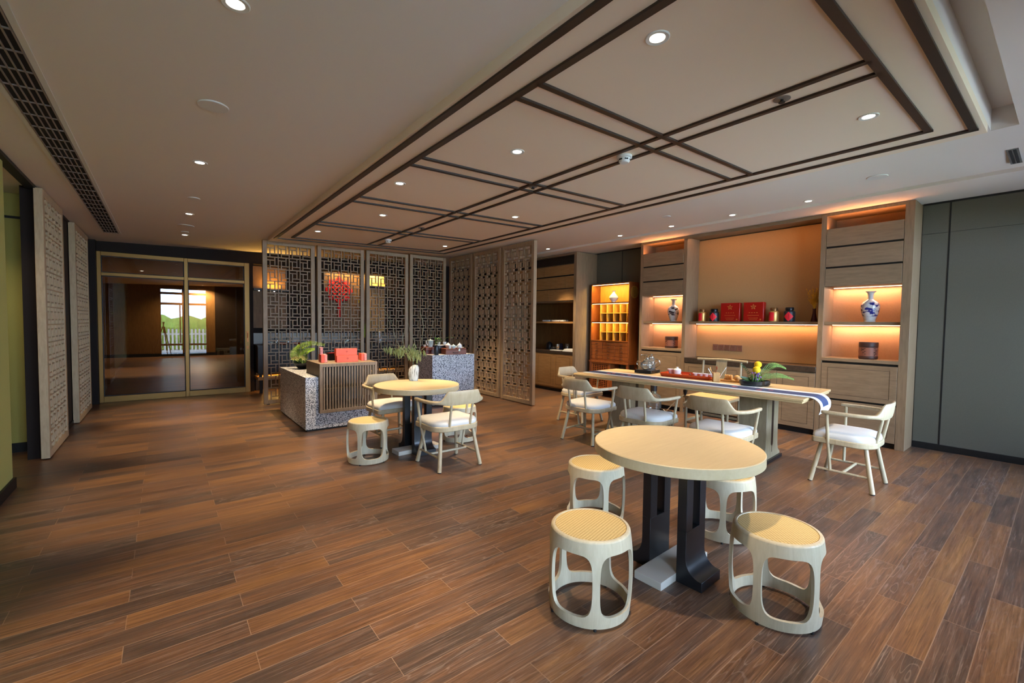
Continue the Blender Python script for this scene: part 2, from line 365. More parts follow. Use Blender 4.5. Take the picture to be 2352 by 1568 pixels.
class MB:
    def __init__(s): s.v = []; s.f = []; s.m = []
    def add(s, vs, fs, mi=0):
        n = len(s.v); s.v += [tuple(p) for p in vs]
        for f in fs: s.f.append(tuple(i+n for i in f)); s.m.append(mi)
        return s
    def box(s, x0, x1, y0, y1, z0, z1, mi=0):
        return s.add([(x0,y0,z0),(x1,y0,z0),(x1,y1,z0),(x0,y1,z0),(x0,y0,z1),(x1,y0,z1),(x1,y1,z1),(x0,y1,z1)],
                     [(0,3,2,1),(4,5,6,7),(0,1,5,4),(1,2,6,5),(2,3,7,6),(3,0,4,7)], mi)
    def bar(s, p0, p1, w, d, up=(0,0,1), mi=0):
        p0, p1 = Vector(p0), Vector(p1); a = (p1-p0).normalized(); u = Vector(up)
        if abs(a.dot(u)) > .95: u = Vector((1,0,0))
        sx = a.cross(u).normalized(); sy = sx.cross(a).normalized()
        vs = [p+sx*(i*w/2)+sy*(j*d/2) for p in (p0,p1) for i,j in ((-1,-1),(1,-1),(1,1),(-1,1))]
        return s.add(vs, [(0,1,2,3),(7,6,5,4),(0,4,5,1),(1,5,6,2),(2,6,7,3),(3,7,4,0)], mi)
    def loft(s, rings, mi=0, cap0=True, cap1=True, closed=False):
        n = len(rings[0]); vs = [p for r in rings for p in r]; fs = []
        k = len(rings)
        for i in range(k if closed else k-1):
            j = (i+1) % k
            for a in range(n):
                b = (a+1) % n; fs.append((i*n+a, i*n+b, j*n+b, j*n+a))
        if cap0 and not closed: fs.append(tuple(range(n-1,-1,-1)))
        if cap1 and not closed: fs.append(tuple((k-1)*n+a for a in range(n)))
        return s.add(vs, fs, mi)
    def tube(s, pts, rad, n=8, mi=0, cap=True):
        pts = [Vector(p) for p in pts]; k = len(pts)
        if not isinstance(rad, (list,tuple)): rad = [rad]*k
        rings = []; u = None
        for i,p in enumerate(pts):
            t = (pts[min(i+1,k-1)]-pts[max(i-1,0)]).normalized()
            if u is None:
                u = t.cross(Vector((0,0,1)))
                if u.length < .05: u = t.cross(Vector((0,1,0)))
                u.normalize()
            u = (u - t*u.dot(t)).normalized(); w = t.cross(u)
            rings.append([p+(u*math.cos(2*math.pi*a/n)+w*math.sin(2*math.pi*a/n))*rad[i] for a in range(n)])
        return s.loft(rings, mi, cap, cap)
    def cyl(s, p0, p1, r0, r1=None, n=16, mi=0): return s.tube([p0,p1], [r0, r0 if r1 is None else r1], n, mi)
    def lathe(s, prof, n=24, c=(0,0,0), mi=0, sx=1.0, sy=1.0, cap0=True, cap1=True):
        rings = [[(c[0]+r*sx*math.cos(2*math.pi*a/n), c[1]+r*sy*math.sin(2*math.pi*a/n), c[2]+z) for a in range(n)] for r,z in prof]
        return s.loft(rings, mi, cap0, cap1)
    def prism(s, poly, z0, z1, mi=0):
        return s.loft([[(x,y,z0) for x,y in poly], [(x,y,z1) for x,y in poly]], mi)
    def ball(s, c, r, n=14, mi=0, sz=1.0):
        k = 8; return s.lathe([(r*math.sin(math.pi*i/k)+1e-4, -r*sz*math.cos(math.pi*i/k)) for i in range(k+1)], n, c, mi)
    def leaf(s, p0, p1, w, up=(0,0,1), mi=0, droop=0.0):
        p0, p1 = Vector(p0), Vector(p1); a = p1-p0; sd = a.cross(Vector(up))
        if sd.length < 1e-6: sd = a.cross(Vector((1,0,0)))
        sd.normalize(); d = Vector((0,0,-1))*droop*a.length; nrm = sd.cross(a).normalized()*w*.15
        m1 = p0+a*.35+d*.1; m2 = p0+a*.7+d*.45; e = p1+d
        vs = [p0, m1+sd*w/2, m1-nrm, m1-sd*w/2, m2+sd*w*.4, m2-nrm, m2-sd*w*.4, e]
        return s.add(vs, [(0,1,2),(0,2,3),(1,4,5,2),(2,5,6,3),(4,7,5),(5,7,6)], mi)
    def build(s, name, mats, parent=None, loc=None, rot=None, bevel=0.0, ang=35, tilt=False, label=None, thick=0.0, seg=2):
        if not isinstance(mats, (list,tuple)): mats = [mats]
        vs = [(x,y,z+zp(x)) for x,y,z in s.v] if tilt else s.v
        me = bpy.data.meshes.new(name); me.from_pydata(vs, [], s.f)
        for m in mats: me.materials.append(m)
        for p,mi in zip(me.polygons, s.m): p.material_index = mi
        bm = bmesh.new(); bm.from_mesh(me); bmesh.ops.recalc_face_normals(bm, faces=bm.faces); bm.to_mesh(me); bm.free()
        me.shade_smooth(); me.set_sharp_from_angle(angle=R_(ang))
        o = bpy.data.objects.new(name, me); COL.objects.link(o)
        if parent is not None: o.parent = parent
        if loc is not None: o.location = loc
        if rot is not None: o.rotation_euler = rot
        if bevel > 0:
            b = o.modifiers.new('bevel', 'BEVEL'); b.width = bevel; b.segments = seg; b.limit_method = 'ANGLE'; b.angle_limit = R_(40)
            b.harden_normals = False
        if thick > 0:
            t = o.modifiers.new('thickness', 'SOLIDIFY'); t.thickness = thick; t.offset = -1
        if label: o['label'] = label
        return o

def thing(name, label, cat, loc=(0,0,0), rz=0.0, group=None):
    o = bpy.data.objects.new(name, None); COL.objects.link(o)
    o.location = loc; o.rotation_euler = (0,0,rz); o.empty_display_size = 0.1
    o['label'] = label; o['category'] = cat
    if group: o['group'] = group
    return o
def tag(o, label, cat, group=None):
    o['label'] = label; o['category'] = cat
    if group: o['group'] = group
    return o
def struct(o): o['kind'] = 'structure'; return o
def _copy(o, parent):
    c = o.copy(); COL.objects.link(c); c.parent = parent
    for ch in list(o.children): _copy(ch, c)
    return c
def dup(root, loc, rz=None, label=None, group=None):
    r = root.copy(); COL.objects.link(r); r.location = loc
    if rz is not None: r.rotation_euler = (0,0,rz)
    if label: r['label'] = label
    if group: r['group'] = group
    for ch in list(root.children): _copy(ch, r)
    return r
def smooth_path(pts, k=4):
    """Catmull-Rom through the points"""
    P = [Vector(p) for p in pts]; out = []
    for i in range(len(P)-1):
        a = P[max(i-1,0)]; b = P[i]; c = P[i+1]; d = P[min(i+2,len(P)-1)]
        for j in range(k):
            t = j/k
            out.append(0.5*((2*b)+(c-a)*t+(2*a-5*b+4*c-d)*t*t+(3*b-a-3*c+d)*t**3))
    out.append(P[-1]); return out
def area_light(name, loc, sx, sy, rot, energy, col, parent=None, spread=None):
    d = bpy.data.lights.new(name, 'AREA'); d.shape = 'RECTANGLE'; d.size = sx; d.size_y = sy
    d.energy = energy; d.color = col
    if spread: d.spread = R_(spread)
    o = bpy.data.objects.new(name, d); COL.objects.link(o)
    if parent is not None: o.parent = parent
    o.location = loc; o.rotation_euler = rot
    return o
# ================================================================== the setting
m = MB(); m.box(-3.2, 7.4, -0.95, 22.6, -0.12, 0.0); struct(m.build('floor', FLOOR))
m = MB(); m.box(-9, 16, -14.0, -0.951, -0.14, -0.02); tag(m.build('terrace', PAVE), 'pale paved terrace outside the windows behind the camera', 'terrace')['kind'] = 'structure'

# ceiling slab (slightly rising to the right), with the curtain pocket near the window wall left open
m = MB()
T0, T1, TX = 0.285, 0.425, 4.85
m.box(-3.2, 7.4, -0.95, T0, DROP, DROP+0.3); m.box(-3.2, 7.4, T1, 22.6, DROP, DROP+0.3)
m.box(TX, 7.4, T0, T1, DROP, DROP+0.3); m.box(-3.2, TX, T0, T1, DROP+0.16, DROP+0.3)
struct(m.build('ceiling', PLASTER, tilt=True))
m = MB(); m.box(-6, 12, -3.6, -0.96, 2.95, 3.15); struct(m.build('trim_12', PLASTER))   # unseen overhang added to keep the high sky off the windows
# grille slot is a recessed groove: modelled by the grille thing itself below the slab
# hung ceiling panel
PX0, PX1, PY0, PY1 = 1.38, 4.66, 0.425, 8.30
m = MB(); m.box(PX0, PX1, PY0, PY1, 0, DROP)
struct(m.build('trim_1', PANELP, tilt=True))
# dark mouldings under the panel
m = MB()
def mould_line(x0, x1, y0, y1): m.box(x0, x1, y0, y1, -0.014, 0.0)
w = 0.022
OX0, OX1, OY0, OY1 = 1.425, 4.485, 0.475, 7.93
IX0, IX1, IY0, IY1 = 1.63, 4.255, 0.675, 7.70
for (a, b, c, d) in ((OX0, OX1, OY0, OY1), (IX0, IX1, IY0, IY1)):
    mould_line(a-w, a+w, c-w, d+w); mould_line(b-w, b+w, c-w, d+w)
    mould_line(a-w, b+w, c-w, c+w); mould_line(a-w, b+w, d-w, d+w)
for x in (2.83, 3.02): mould_line(x-0.018, x+0.018, IY0, IY1)
for y in (1.868, 2.063, 3.285, 3.490, 4.715, 4.940, 6.245, 6.450): mould_line(IX0, IX1, y-0.018, y+0.018)
struct(m.build('trim_2', MOULD, tilt=True))
# lowered strip of ceiling along the cabinet wall
m = MB(); m.box(6.27, 7.26, -0.75, 10.3, DROP-0.035, DROP); struct(m.build('trim_3', PLASTER, tilt=True))

# walls
WX = 7.26
m = MB(); m.box(WX, WX+0.15, -0.95, 22.0, 0, 3.2)
m.box(WX-0.012, WX, -0.75, 0.915, 0.075, 2.588); m.box(WX-0.012, WX, 0.930, 1.16, 0.075, 2.588)
m.box(WX-0.012, WX, -0.75, 0.915, 2.593, 2.95); m.box(WX-0.012, WX, 0.930, 1.16, 2.593, 2.95)
m.box(WX-0.012, WX, 4.905, 5.62, 0.075, 2.95); m.box(WX-0.012, WX, 5.635, 6.28, 0.075, 2.95)
struct(m.build('wall_right', FABRIC))
m = MB(); m.box(WX-0.02, WX, -0.75, 1.16, 2.935, 2.96); m.box(WX-0.02, WX, 4.905, 6.28, 2.935, 2.96)
m.box(WX-0.014, WX-0.001, 0.915, 0.930, 0.075, 2.95); m.box(WX-0.014, WX-0.001, 5.62, 5.635, 0.075, 2.95)
struct(m.build('trim_4', BLACKT))
m = MB(); m.box(WX-0.025, WX, -0.75, 1.16, 0, 0.075); m.box(WX-0.025, WX, 4.905, 6.28, 0, 0.075)
struct(m.build('baseboard_right', BLACKT))

LX = -1.024
m = MB(); m.box(LX-0.2, LX, -0.95, 5.52, 0, 2.95); struct(m.build('wall_left', OLIVE))
m = MB(); m.box(LX, LX+0.018, -0.75, 5.52, 0, 0.09); m.box(LX-0.2, LX+0.018, 5.52, 5.538, 0, 0.09)
struct(m.build('baseboard_left', BLACKT))
m = MB(); m.box(-3.2, -1.11, 7.0, 7.15, 0, 2.95); m.box(-3.2, -3.05, 5.32, 7.0, 0, 2.95); m.box(-3.2, LX-0.2, 5.32, 5.47, 0, 2.95); m.box(-3.2, -1.11, 7.15, 10.3, 2.62, 2.64); struct(m.build('wall_recess', OLIVE))
m = MB(); m.box(-3.0, -1.11, 6.98, 7.0, 0, 0.10); struct(m.build('baseboard_recess', BLACKT))
m = MB(); m.box(-3.0, -1.11, 6.985, 7.0, 2.50, 2.525); struct(m.build('trim_5', BLACKT))
m = MB(); m.box(-1.108, -1.0, 6.54, 10.33, 0, 2.80); m.box(-1.0, -0.88, 10.20, 10.33, 0, 2.80); struct(m.build('wall_pier', DARKWALL))
m = MB(); m.box(-1.06, -0.985, 4.9, 10.2, DROP-0.03, DROP); struct(m.build('trim_6', BLACKT, tilt=True))
m = MB(); m.box(-1.0, -0.985, 7.62, 8.42, 0, 0.06); m.box(-1.0, -0.985, 9.80, 10.2, 0, 0.06); struct(m.build('baseboard_pier', BLACKT))

# far wall: dark band over the glass door, dark panelling behind the screens
YG = 10.33
m = MB(); m.box(-1.0, 7.26, YG, YG+0.12, 2.605, 3.05); m.box(-1.0, -0.88, YG, YG+0.12, 0, 2.605)
m.box(1.372, 7.26, YG+0.22, YG+0.36, 0, 3.05)
m.box(1.372, 1.44, YG, YG+0.22, 0, 2.605)
struct(m.build('wall_far', DARKWALL))
# room beyond the glass door
m = MB(); m.box(-3.2, 3.2, 22.0, 22.15, 0, 3.0); m.box(-3.2, -3.05, 10.45, 22.0, 0, 3.0); m.box(3.05, 3.2, 10.69, 22.0, 0, 3.0); m.box(-3.2, -1.108, 10.30, 10.45, 0, 3.0); struct(m.build('wall_corridor', BROWNPANEL))
m = MB(); m.box(1.68, 3.05, 21.96, 22.0, 0, 2.9); struct(m.build('trim_11', DARKWALL))
m = MB(); m.box(-3.0, 1.68, 21.985, 22.0, 0, 0.12); struct(m.build('baseboard_corridor', BLACKT))

# glass door
d = bpy.data.objects.new('door_1', None); COL.objects.link(d); d.location = (0, YG, 0); d['kind'] = 'structure'
m = MB()
m.box(-0.88, -0.825, -0.03, 0.05, 0, 2.60); m.box(0.315, 0.372, -0.03, 0.05, 0, 2.60); m.box(1.285, 1.372, -0.03, 0.05, 0, 2.60)
m.box(-0.825, 0.315, -0.03, 0.05, 2.53, 2.60); m.box(0.372, 1.285, -0.03, 0.05, 2.53, 2.60)
m.box(-0.825, 0.315, -0.03, 0.05, 2.19, 2.245); m.box(0.372, 1.285, -0.03, 0.05, 2.19, 2.245)
m.box(-0.825, 0.315, -0.03, 0.05, 0, 0.105); m.box(0.372, 1.285, -0.03, 0.05, 0, 0.105)
m.build('door_frame', BRONZE, d, bevel=0.004)
m = MB()
g_ = 0.012
for (a, b) in ((-0.825, 0.315), (0.372, 1.285)):
    for (z0, z1) in ((0.105, 2.19), (2.245, 2.53)):
        m.box(a, a+g_, -0.005, 0.012, z0, z1); m.box(b-g_, b, -0.005, 0.012, z0, z1)
        m.box(a, b, -0.005, 0.012, z0, z0+g_); m.box(a, b, -0.005, 0.012, z1-g_, z1)
m.build('gasket', BLACKT, d)
for (a, b) in ((-0.825, 0.315), (0.372, 1.285)):
    for (z0, z1) in ((0.105, 2.19), (2.245, 2.53)):
        m = MB(); m.add([(a, 0.003, z0), (b, 0.003, z0), (b, 0.003, z1), (a, 0.003, z1)], [(0, 1, 2, 3)]); m.build('door_glass', DOORGLASS, d)
m = MB(); m.box(1.315, 1.345, -0.05, -0.03, 1.02, 1.24); m.cyl((1.33, -0.06, 1.10), (1.33, -0.06, 1.20), 0.008); m.box(1.318, 1.342, -0.045, -0.03, 0.88, 0.94)
m.build('door_handle', GOLD, d)

# window wall behind the camera (seen in the glass door)
YB = -0.75
m = MB()
m.box(-1.25, -0.13, YB-0.15, YB, 0, 3.1); m.box(1.41, 2.70, YB-0.15, YB, 0, 3.1); m.box(7.0, 7.4, YB-0.15, YB, 0, 3.1)
m.box(-0.13, 1.41, YB-0.15, YB, 2.70, 3.1); m.box(2.70, 7.0, YB-0.15, YB, 2.65, 3.1); m.box(2.70, 7.0, YB-0.15, YB, 0, 0.35)
struct(m.build('wall_back', NICHE))
m = MB(); m.box(-1.0, -0.13, YB, YB+0.015, 0, 0.2); m.box(1.41, 2.70, YB, YB+0.015, 0, 0.2); struct(m.build('baseboard_back', BLACKT))
d = bpy.data.objects.new('door_2', None); COL.objects.link(d); d.location = (0.64, YB, 0); d['kind'] = 'structure'
m = MB()
for x in (-0.77, -0.06, 0.70): m.box(x, x+0.07 if x > -0.1 else x+0.06, -0.10, -0.03, 0, 2.70)
m.box(0.0, 0.06, -0.10, -0.03, 0, 2.70)
for z in ((0, 0.12), (0.45, 0.52), (2.02, 2.10), (2.42, 2.50), (2.62, 2.70)): m.box(-0.77, 0.77, -0.10, -0.03, *z)
m.build('door_frame', REDWOOD, d)
m = MB()
for x in (-0.13, 0.13): m.cyl((x, -0.0, 0.55), (x, -0.0, 2.1), 0.02, n=10); m.cyl((x, -0.04, 0.9), (x, 0, 0.9), 0.01, n=8); m.cyl((x, -0.04, 1.8), (x, 0, 1.8), 0.01, n=8)
m.build('door_handle', DARKWOOD, d)
m = MB(); m.add([(-0.74, -0.065, 0.05), (0.74, -0.065, 0.05), (0.74, -0.065, 2.66), (-0.74, -0.065, 2.66)], [(0, 1, 2, 3)]); m.build('door_glass', WINGLASS, d)
d = bpy.data.objects.new('window_1', None); COL.objects.link(d); d.location = (4.85, YB, 0); d['kind'] = 'structure'
m = MB()
for x in (-2.15, -1.10, -0.03, 1.04, 2.09): m.box(x, x+0.06, -0.10, -0.03, 0.35, 2.65)
for z in (0.35, 2.05, 2.59): m.box(-2.15, 2.15, -0.10, -0.03, z, z+0.06)
m.build('window_frame', REDWOOD, d)
m = MB(); m.add([(-2.12, -0.065, 0.38), (2.12, -0.065, 0.38), (2.12, -0.065, 2.62), (-2.12, -0.065, 2.62)], [(0, 1, 2, 3)]); m.build('window_glass', WINGLASS, d)

# outdoors behind the camera, seen only as a reflection in the glass door
m = MB(); m.box(-6, 12, -6.02, -5.98, 0.22, 0.30); m.box(-6, 12, -6.02, -5.98, 0.72, 0.80)
x = -6.0
while x < 12: m.box(x, x+0.07, -5.98, -5.95, -0.02, 1.0); x += 0.15
tag(m.build('picket_fence', FENCEW), 'white picket fence outside, in front of the hedge', 'fence')
m = MB(); random.seed(3)
rings = []
for i in range(61):
    x = -6+18*i/60; h = 1.55+0.12*math.sin(i*1.7)+0.08*random.random(); rings.append([(x, -6.4, 0), (x, -6.35-0.1*random.random(), h*0.7), (x, -6.7, h), (x, -7.3, h*0.95), (x, -7.6, 0)])
m.loft(rings); tag(m.build('hedge', HEDGE), 'trimmed green hedge outside behind the white fence', 'hedge')
# ================================================================== ceiling fittings
def at_ceiling(px, py, hang=False):
    """world point on the ceiling from a nominal plan position"""
    return (px, py, zp(px) if hang else zc(px))
def nominal(x0, y0, z0, hang):
    x = x0
    for _ in range(20):
        z = zp(x) if hang else zc(x)
        s = (z-CAM_H)/(z0-CAM_H); x = x0*s
    return (x0*s, y0*s, z)
def make_downlight():
    t = thing('ceiling_light', 'x', 'ceiling light')
    m = MB(); m.lathe([(0.034, -0.001), (0.036, -0.004), (0.052, -0.006), (0.056, -0.003), (0.056, 0.0)], 28, cap0=False, cap1=False)
    m.build('trim_ring', SMOKEW, t)
    m = MB(); m.lathe([(0.0344, -0.0012), (0.0005, -0.0012)], 24, cap0=False, cap1=True); m.build('lens', LENS, t, label='glowing white lens')
    d = bpy.data.lights.new('downlight', 'SPOT'); d.energy = SPOT_E; d.color = SPOT_COL; d.spot_size = R_(70); d.spot_blend = 0.6; d.shadow_soft_size = 0.025
    o = bpy.data.objects.new('bulb', d); COL.objects.link(o); o.parent = t; o.location = (0, 0, -0.012)
    return t
dl = make_downlight()
first = [True]
FAR_BULB = [o for o in dl.children if o.type == 'LIGHT'][0].data.copy(); FAR_BULB.energy = SPOT_E*2.0
LEFT_BULB = FAR_BULB.copy(); LEFT_BULB.spot_size = R_(54)
RECESS_FILL = FAR_BULB.copy(); RECESS_FILL.energy = 35.0; RECESS_FILL.spot_size = R_(120)
WIDE_BULB = FAR_BULB.copy(); WIDE_BULB.energy = 420.0; WIDE_BULB.spot_size = R_(150)
def put_light(p, label, group):
    if first[0]:
        dl.location = p; dl['label'] = label; dl['group'] = group; first[0] = False; return dl
    r = dup(dl, p, 0, label, group)
    if p[1] > 4.2:
        for o in r.children:
            if o.type == 'LIGHT': o.data = FAR_BULB
    return r
GP = 'downlights in the hung ceiling panel'
for (x, y, lab) in ((1.974, 1.347, 'recessed downlight in the panelled ceiling above the near round table'),
                    (2.36, 2.947, 'downlight in the second panelled bay from the front, left of the centre strips'),
                    (1.957, 4.40, 'downlight in the third panelled bay from the front, hard by the left border'),
                    (2.355, 5.841, 'downlight in the fourth panelled bay, between the left border and the centre strips'),
                    (1.973, 7.576, 'downlight in the far left corner bay of the panelled ceiling'),
                    (3.81, 0.914, 'downlight in the front right bay of the panelled ceiling, nearest the windows'),
                    (3.766, 4.731, 'downlight in the middle of the right column of ceiling bays'),
                    (4.192, 7.379, 'downlight in the far right corner bay, in front of the screen corner')):
    put_light(nominal(x, y, 2.9, True), lab, GP)
GL = 'downlights along the left ceiling'
for (x, y, lab) in ((0.30, 2.597, 'large looking downlight at the top edge, nearest in the left ceiling row'),
                    (0.305, 5.383, 'second downlight of the left ceiling row, beyond the round speaker cover'),
                    (0.317, 8.071, 'third downlight of the left ceiling row'),
                    (0.33, 10.10, 'last downlight of the left ceiling row, close to the glass door')):
    r = put_light(nominal(x, y, 3.0, False), lab, GL)
    for o in r.children:
        if o.type == 'LIGHT': o.data = LEFT_BULB
GK = 'downlights in the room beyond the glass door'
for (x, y, lab) in ((1.25, 21.55, 'downlight beyond the glass door, washing the wall with gold light'), (-0.45, 16.0, 'downlight beyond the glass door on the left')):
    r = put_light((x, y, zc(x)), lab, GK)
    for o in r.children:
        if o.type == 'LIGHT': o.data = WIDE_BULB if y > 20 else FAR_BULB
r = put_light((-1.75, 6.1, zc(-1.75)), 'added light brightening the recess behind the pale lattice screen on the left', 'added light of the left recess')  # added lamp, stands in for daylight reaching the recess from the left
for o in r.children:
    if o.type == 'LIGHT': o.data = RECESS_FILL
GC = 'downlights in front of the cabinet wall'
for (x, y, lab) in ((6.23, 2.053, 'downlight over the right tall cabinet with the blue vase'),
                    (6.23, 2.976, 'downlight over the long shelf with red boxes, right one'),
                    (6.23, 3.913, 'downlight over the left end of the long lit shelf'),
                    (6.23, 4.90, 'downlight over the teak tea cabinet side of the cabinet wall'),
                    (6.23, 6.725, 'downlight beside the lattice screen, over the kitchen cabinet'),
                    (4.842, 3.166, 'downlight over the middle of the long tea table'),
                    (4.828, 3.808, 'downlight over the left half of the long tea table'),
                    (4.804, 4.443, 'downlight over the far left end of the long tea table')):
    put_light(nominal(x, y, 3.0, False), lab, GC)

def disc(name, p, r, h, material, label, cat, group=None, prof=None):
    m = MB(); m.lathe(prof or [(r, 0.0), (r, -h*0.6), (r*0.96, -h), (0.001, -h)], 28, cap0=False)
    return tag(m.build(name, material, loc=p), label, cat, group)
GS = 'round covers in the ceiling'
for (x, y, r, lab) in ((0.307, 3.911, 0.085, 'round white speaker cover in the left ceiling, nearest one'),
                       (0.327, 6.997, 0.06, 'small round white cover between downlights in the left ceiling'),
                       (0.314, 9.106, 0.10, 'wide round speaker cover near the far end of the left ceiling'),
                       (0.322, 9.75, 0.05, 'small round cover just before the glass door'),
                       (5.757, 1.287, 0.085, 'faint round speaker cover in the ceiling right of the panel'),
                       (5.623, 3.62, 0.06, 'faint round cover in the ceiling over the long tea table')):
    disc('ceiling_speaker', nominal(x, y, 3.0, False), r, 0.008, SMOKEW, lab, 'speaker', GS)
for (x, y, lab) in ((3.122, 2.429, 'white smoke detector on the panelled ceiling, the near big one'), (3.113, 7.485, 'white smoke detector at the far end of the panelled ceiling')):
    t = thing('smoke_detector', lab, 'smoke detector', nominal(x, y, 2.9, True), 0, 'smoke detectors')
    m = MB(); m.lathe([(0.062, 0), (0.062, -0.018), (0.050, -0.022), (0.044, -0.046), (0.034, -0.056), (0.001, -0.057)], 24, cap0=False); m.build('housing', SMOKEW, t)
    m = MB()
    for k in range(6):
        a = 2*math.pi*k/6; m.box(-0.014, 0.014, -0.002, 0.002, -0.040, -0.030)
        n = 8; vs = m.v[-n:]; m.v[-n:] = [(math.cos(a)*0.0475-math.sin(a)*vx+0, math.sin(a)*0.0475+math.cos(a)*vx, vz) if vy > 0 else (math.cos(a)*0.043-math.sin(a)*vx, math.sin(a)*0.043+math.cos(a)*vx, vz) for vx, vy, vz in vs]
    m.build('vent_slots', BLACKT, t)
for (x, y, lab) in ((3.107, 1.194, 'metal sprinkler between the centre mouldings, front bay'), (3.078, 3.572, 'metal sprinkler where the centre mouldings cross, second crossing'), (3.119, 6.214, 'metal sprinkler between the centre mouldings, far bay')):
    t = thing('sprinkler_head', lab, 'sprinkler', nominal(x, y, 2.9, True), 0, 'sprinklers')
    m = MB(); m.lathe([(0.046, 0), (0.046, -0.004), (0.024, -0.006), (0.001, -0.006)], 24, cap0=False); m.build('escutcheon', GREYM, t)
    m = MB(); m.cyl((0, 0, 0), (0, 0, -0.022), 0.008, n=10); m.cyl((0, 0, -0.020), (0, 0, -0.023), 0.018, n=14)
    m.bar((-0.010, 0, -0.005), (-0.010, 0, -0.02), 0.003, 0.003); m.bar((0.010, 0, -0.005), (0.010, 0, -0.02), 0.003, 0.003); m.build('nozzle', BLACKT, t)

# long air grille let into the left ceiling
t = thing('air_grille', 'long grey air grille let into the left ceiling', 'air vent', (0, 0, 0))
GX0, GX1, GY0, GY1 = -0.70, -0.525, 1.2, 9.25
m = MB(); m.box(GX0-0.028, GX0, GY0, GY1, DROP-0.006, DROP+0.001); m.box(GX1, GX1+0.028, GY0, GY1, DROP-0.006, DROP+0.001); m.box(GX0-0.028, GX1+0.028, GY1, GY1+0.05, DROP-0.006, DROP+0.001)
m.build('vent_frame', SMOKEW, t, tilt=True)
m = MB(); m.box(GX0, GX1, GY0, GY1, DROP-0.0015, DROP-0.0005); m.build('duct_opening', VOID, t, tilt=True)
m = MB()
for k in range(6): x = GX0+0.006+k*(GX1-GX0-0.012)/5; m.box(x-0.0035, x+0.0035, GY0, GY1, DROP-0.009, DROP-0.002)
y = GY0
while y < GY1: m.box(GX0, GX1, y-0.005, y+0.005, DROP-0.009, DROP-0.002); y += 0.235
m.build('slats', GRILLE, t, tilt=True)
t = thing('air_slot', 'short dark linear air slot in the ceiling at the right edge', 'air vent', nominal(5.725, 0.37, 3.0, False))
m = MB(); m.box(0, 0.5, -0.035, 0.035, -0.004, 0.0); m.build('vent_frame', GREYM, t)
m = MB(); m.box(0.02, 0.48, -0.022, -0.004, -0.006, -0.004); m.box(0.02, 0.48, 0.004, 0.022, -0.006, -0.004); m.build('slot', VOID, t)

# ================================================================== lattice screens
def lattice(m, x0, x1, z0, z1, cols, rows, y0, y1, b=0.013, flip=False):
    cw, ch = (x1-x0)/cols, (z1-z0)/rows; h = b/2
    for i in range(1, cols): m.box(x0+i*cw-h, x0+i*cw+h, y0, y1, z0, z1)
    for j in range(1, rows): m.box(x0, x1, y0, y1, z0+j*ch-h, z0+j*ch+h)
    e = 0.001
    for i in range(cols):
        for j in range(rows):
            X = lambda f: x0+(i+((1-f) if flip else f))*cw
            Z = lambda f: z1-(j+f)*ch
            def hb(fa, fb, z): a, c = sorted((X(fa), X(fb))); m.box(a, c, y0+e, y1-e, Z(z)-h, Z(z)+h)
            def vb(x, fa, fb): c, a = Z(fa), Z(fb); m.box(X(x)-h, X(x)+h, y0+e, y1-e, a, c)
            hb(0, .70, .26); vb(.70, 0, .72); hb(.28, 1, .72); vb(.28, .26, 1)
def make_screen(name, label, x0, x1, ztop, thick, wd, frame, cols, rows, flip, loc, rz, group, backing=None):
    """panel in its own plane: x along the width, y thickness, z up"""
    t = thing(name, label, 'lattice screen', loc, rz, group)
    W = x1-x0; f = frame; zb = 0.012
    m = MB(); m.box(0, f, -thick/2, thick/2, zb, ztop); m.box(W-f, W, -thick/2, thick/2, zb, ztop)
    m.box(f, W-f, -thick/2, thick/2, zb, zb+f); m.box(f, W-f, -thick/2, thick/2, ztop-f, ztop); m.build('frame', wd, t, bevel=0.004)
    ya_, yb_ = (-thick/2+0.006, -thick/2+0.028) if backing else (-0.017, 0.017)
    m = MB(); lattice(m, f, W-f, zb+f, ztop-f, cols, rows, ya_, yb_, 0.013, flip); m.build('lattice', wd, t)
    m = MB(); m.box(0.05, 0.09, -0.02, 0.02, 0, zb); m.box(W-0.09, W-0.05, -0.02, 0.02, 0, zb); m.build('foot', BLACKT, t)
    if backing: m = MB(); m.box(f, W-f, thick/2-0.014, thick/2-0.004, zb+f, ztop-f); m.build('backing_board', backing, t)
    return t
YS = 8.57
GB = 'lattice screens facing the room behind the stone counters'
names = ['leftmost brown lattice screen, its free edge beside the glass door', 'brown lattice screen second from the left, with the red knot showing through',
         'third brown lattice screen, with the gold lit wall showing through', 'fourth brown lattice screen, ending at the inner corner']
for k, (a, b) in enumerate(((1.335, 2.17), (2.215, 3.07), (3.115, 3.99), (4.03, 4.88))):
    make_screen('lattice_screen', names[k], a, b, 2.80+0.0165*a, 0.07, SCREEN, 0.068, 4, 13, k % 2 == 1, (a, YS, 0), 0, GB)
GR = 'lattice screens of the right hand run'
names = ['narrow looking brown lattice screen at the inner corner of the right hand run', 'middle brown lattice screen of the right hand run', 'rightmost brown lattice screen, its free edge beside the kitchen cabinet']
for k, (a, b) in enumerate(((7.86, 8.78), (6.855, 7.79), (5.86, 6.79))):
    make_screen('lattice_screen', names[k], a, b, 2.915, 0.07, SCREEN, 0.072, 4, 13, False, (5.135, b, 0), R_(-90), GR)
GW = 'pale lattice screens along the left wall'
make_screen('lattice_screen', 'pale lattice screen on the left wall, the near one by the recess', 0, 1.14, 2.75, 0.066, LSCREEN, 0.075, 5, 14, False, (-0.966, 6.445, 0), R_(90), GW, LSCREEN)
make_screen('lattice_screen', 'pale lattice screen on the left wall, the far one towards the glass door', 0, 1.33, 2.75, 0.066, LSCREEN, 0.075, 5, 14, False, (-0.960, 8.435, 0), R_(90), GW, LSCREEN)
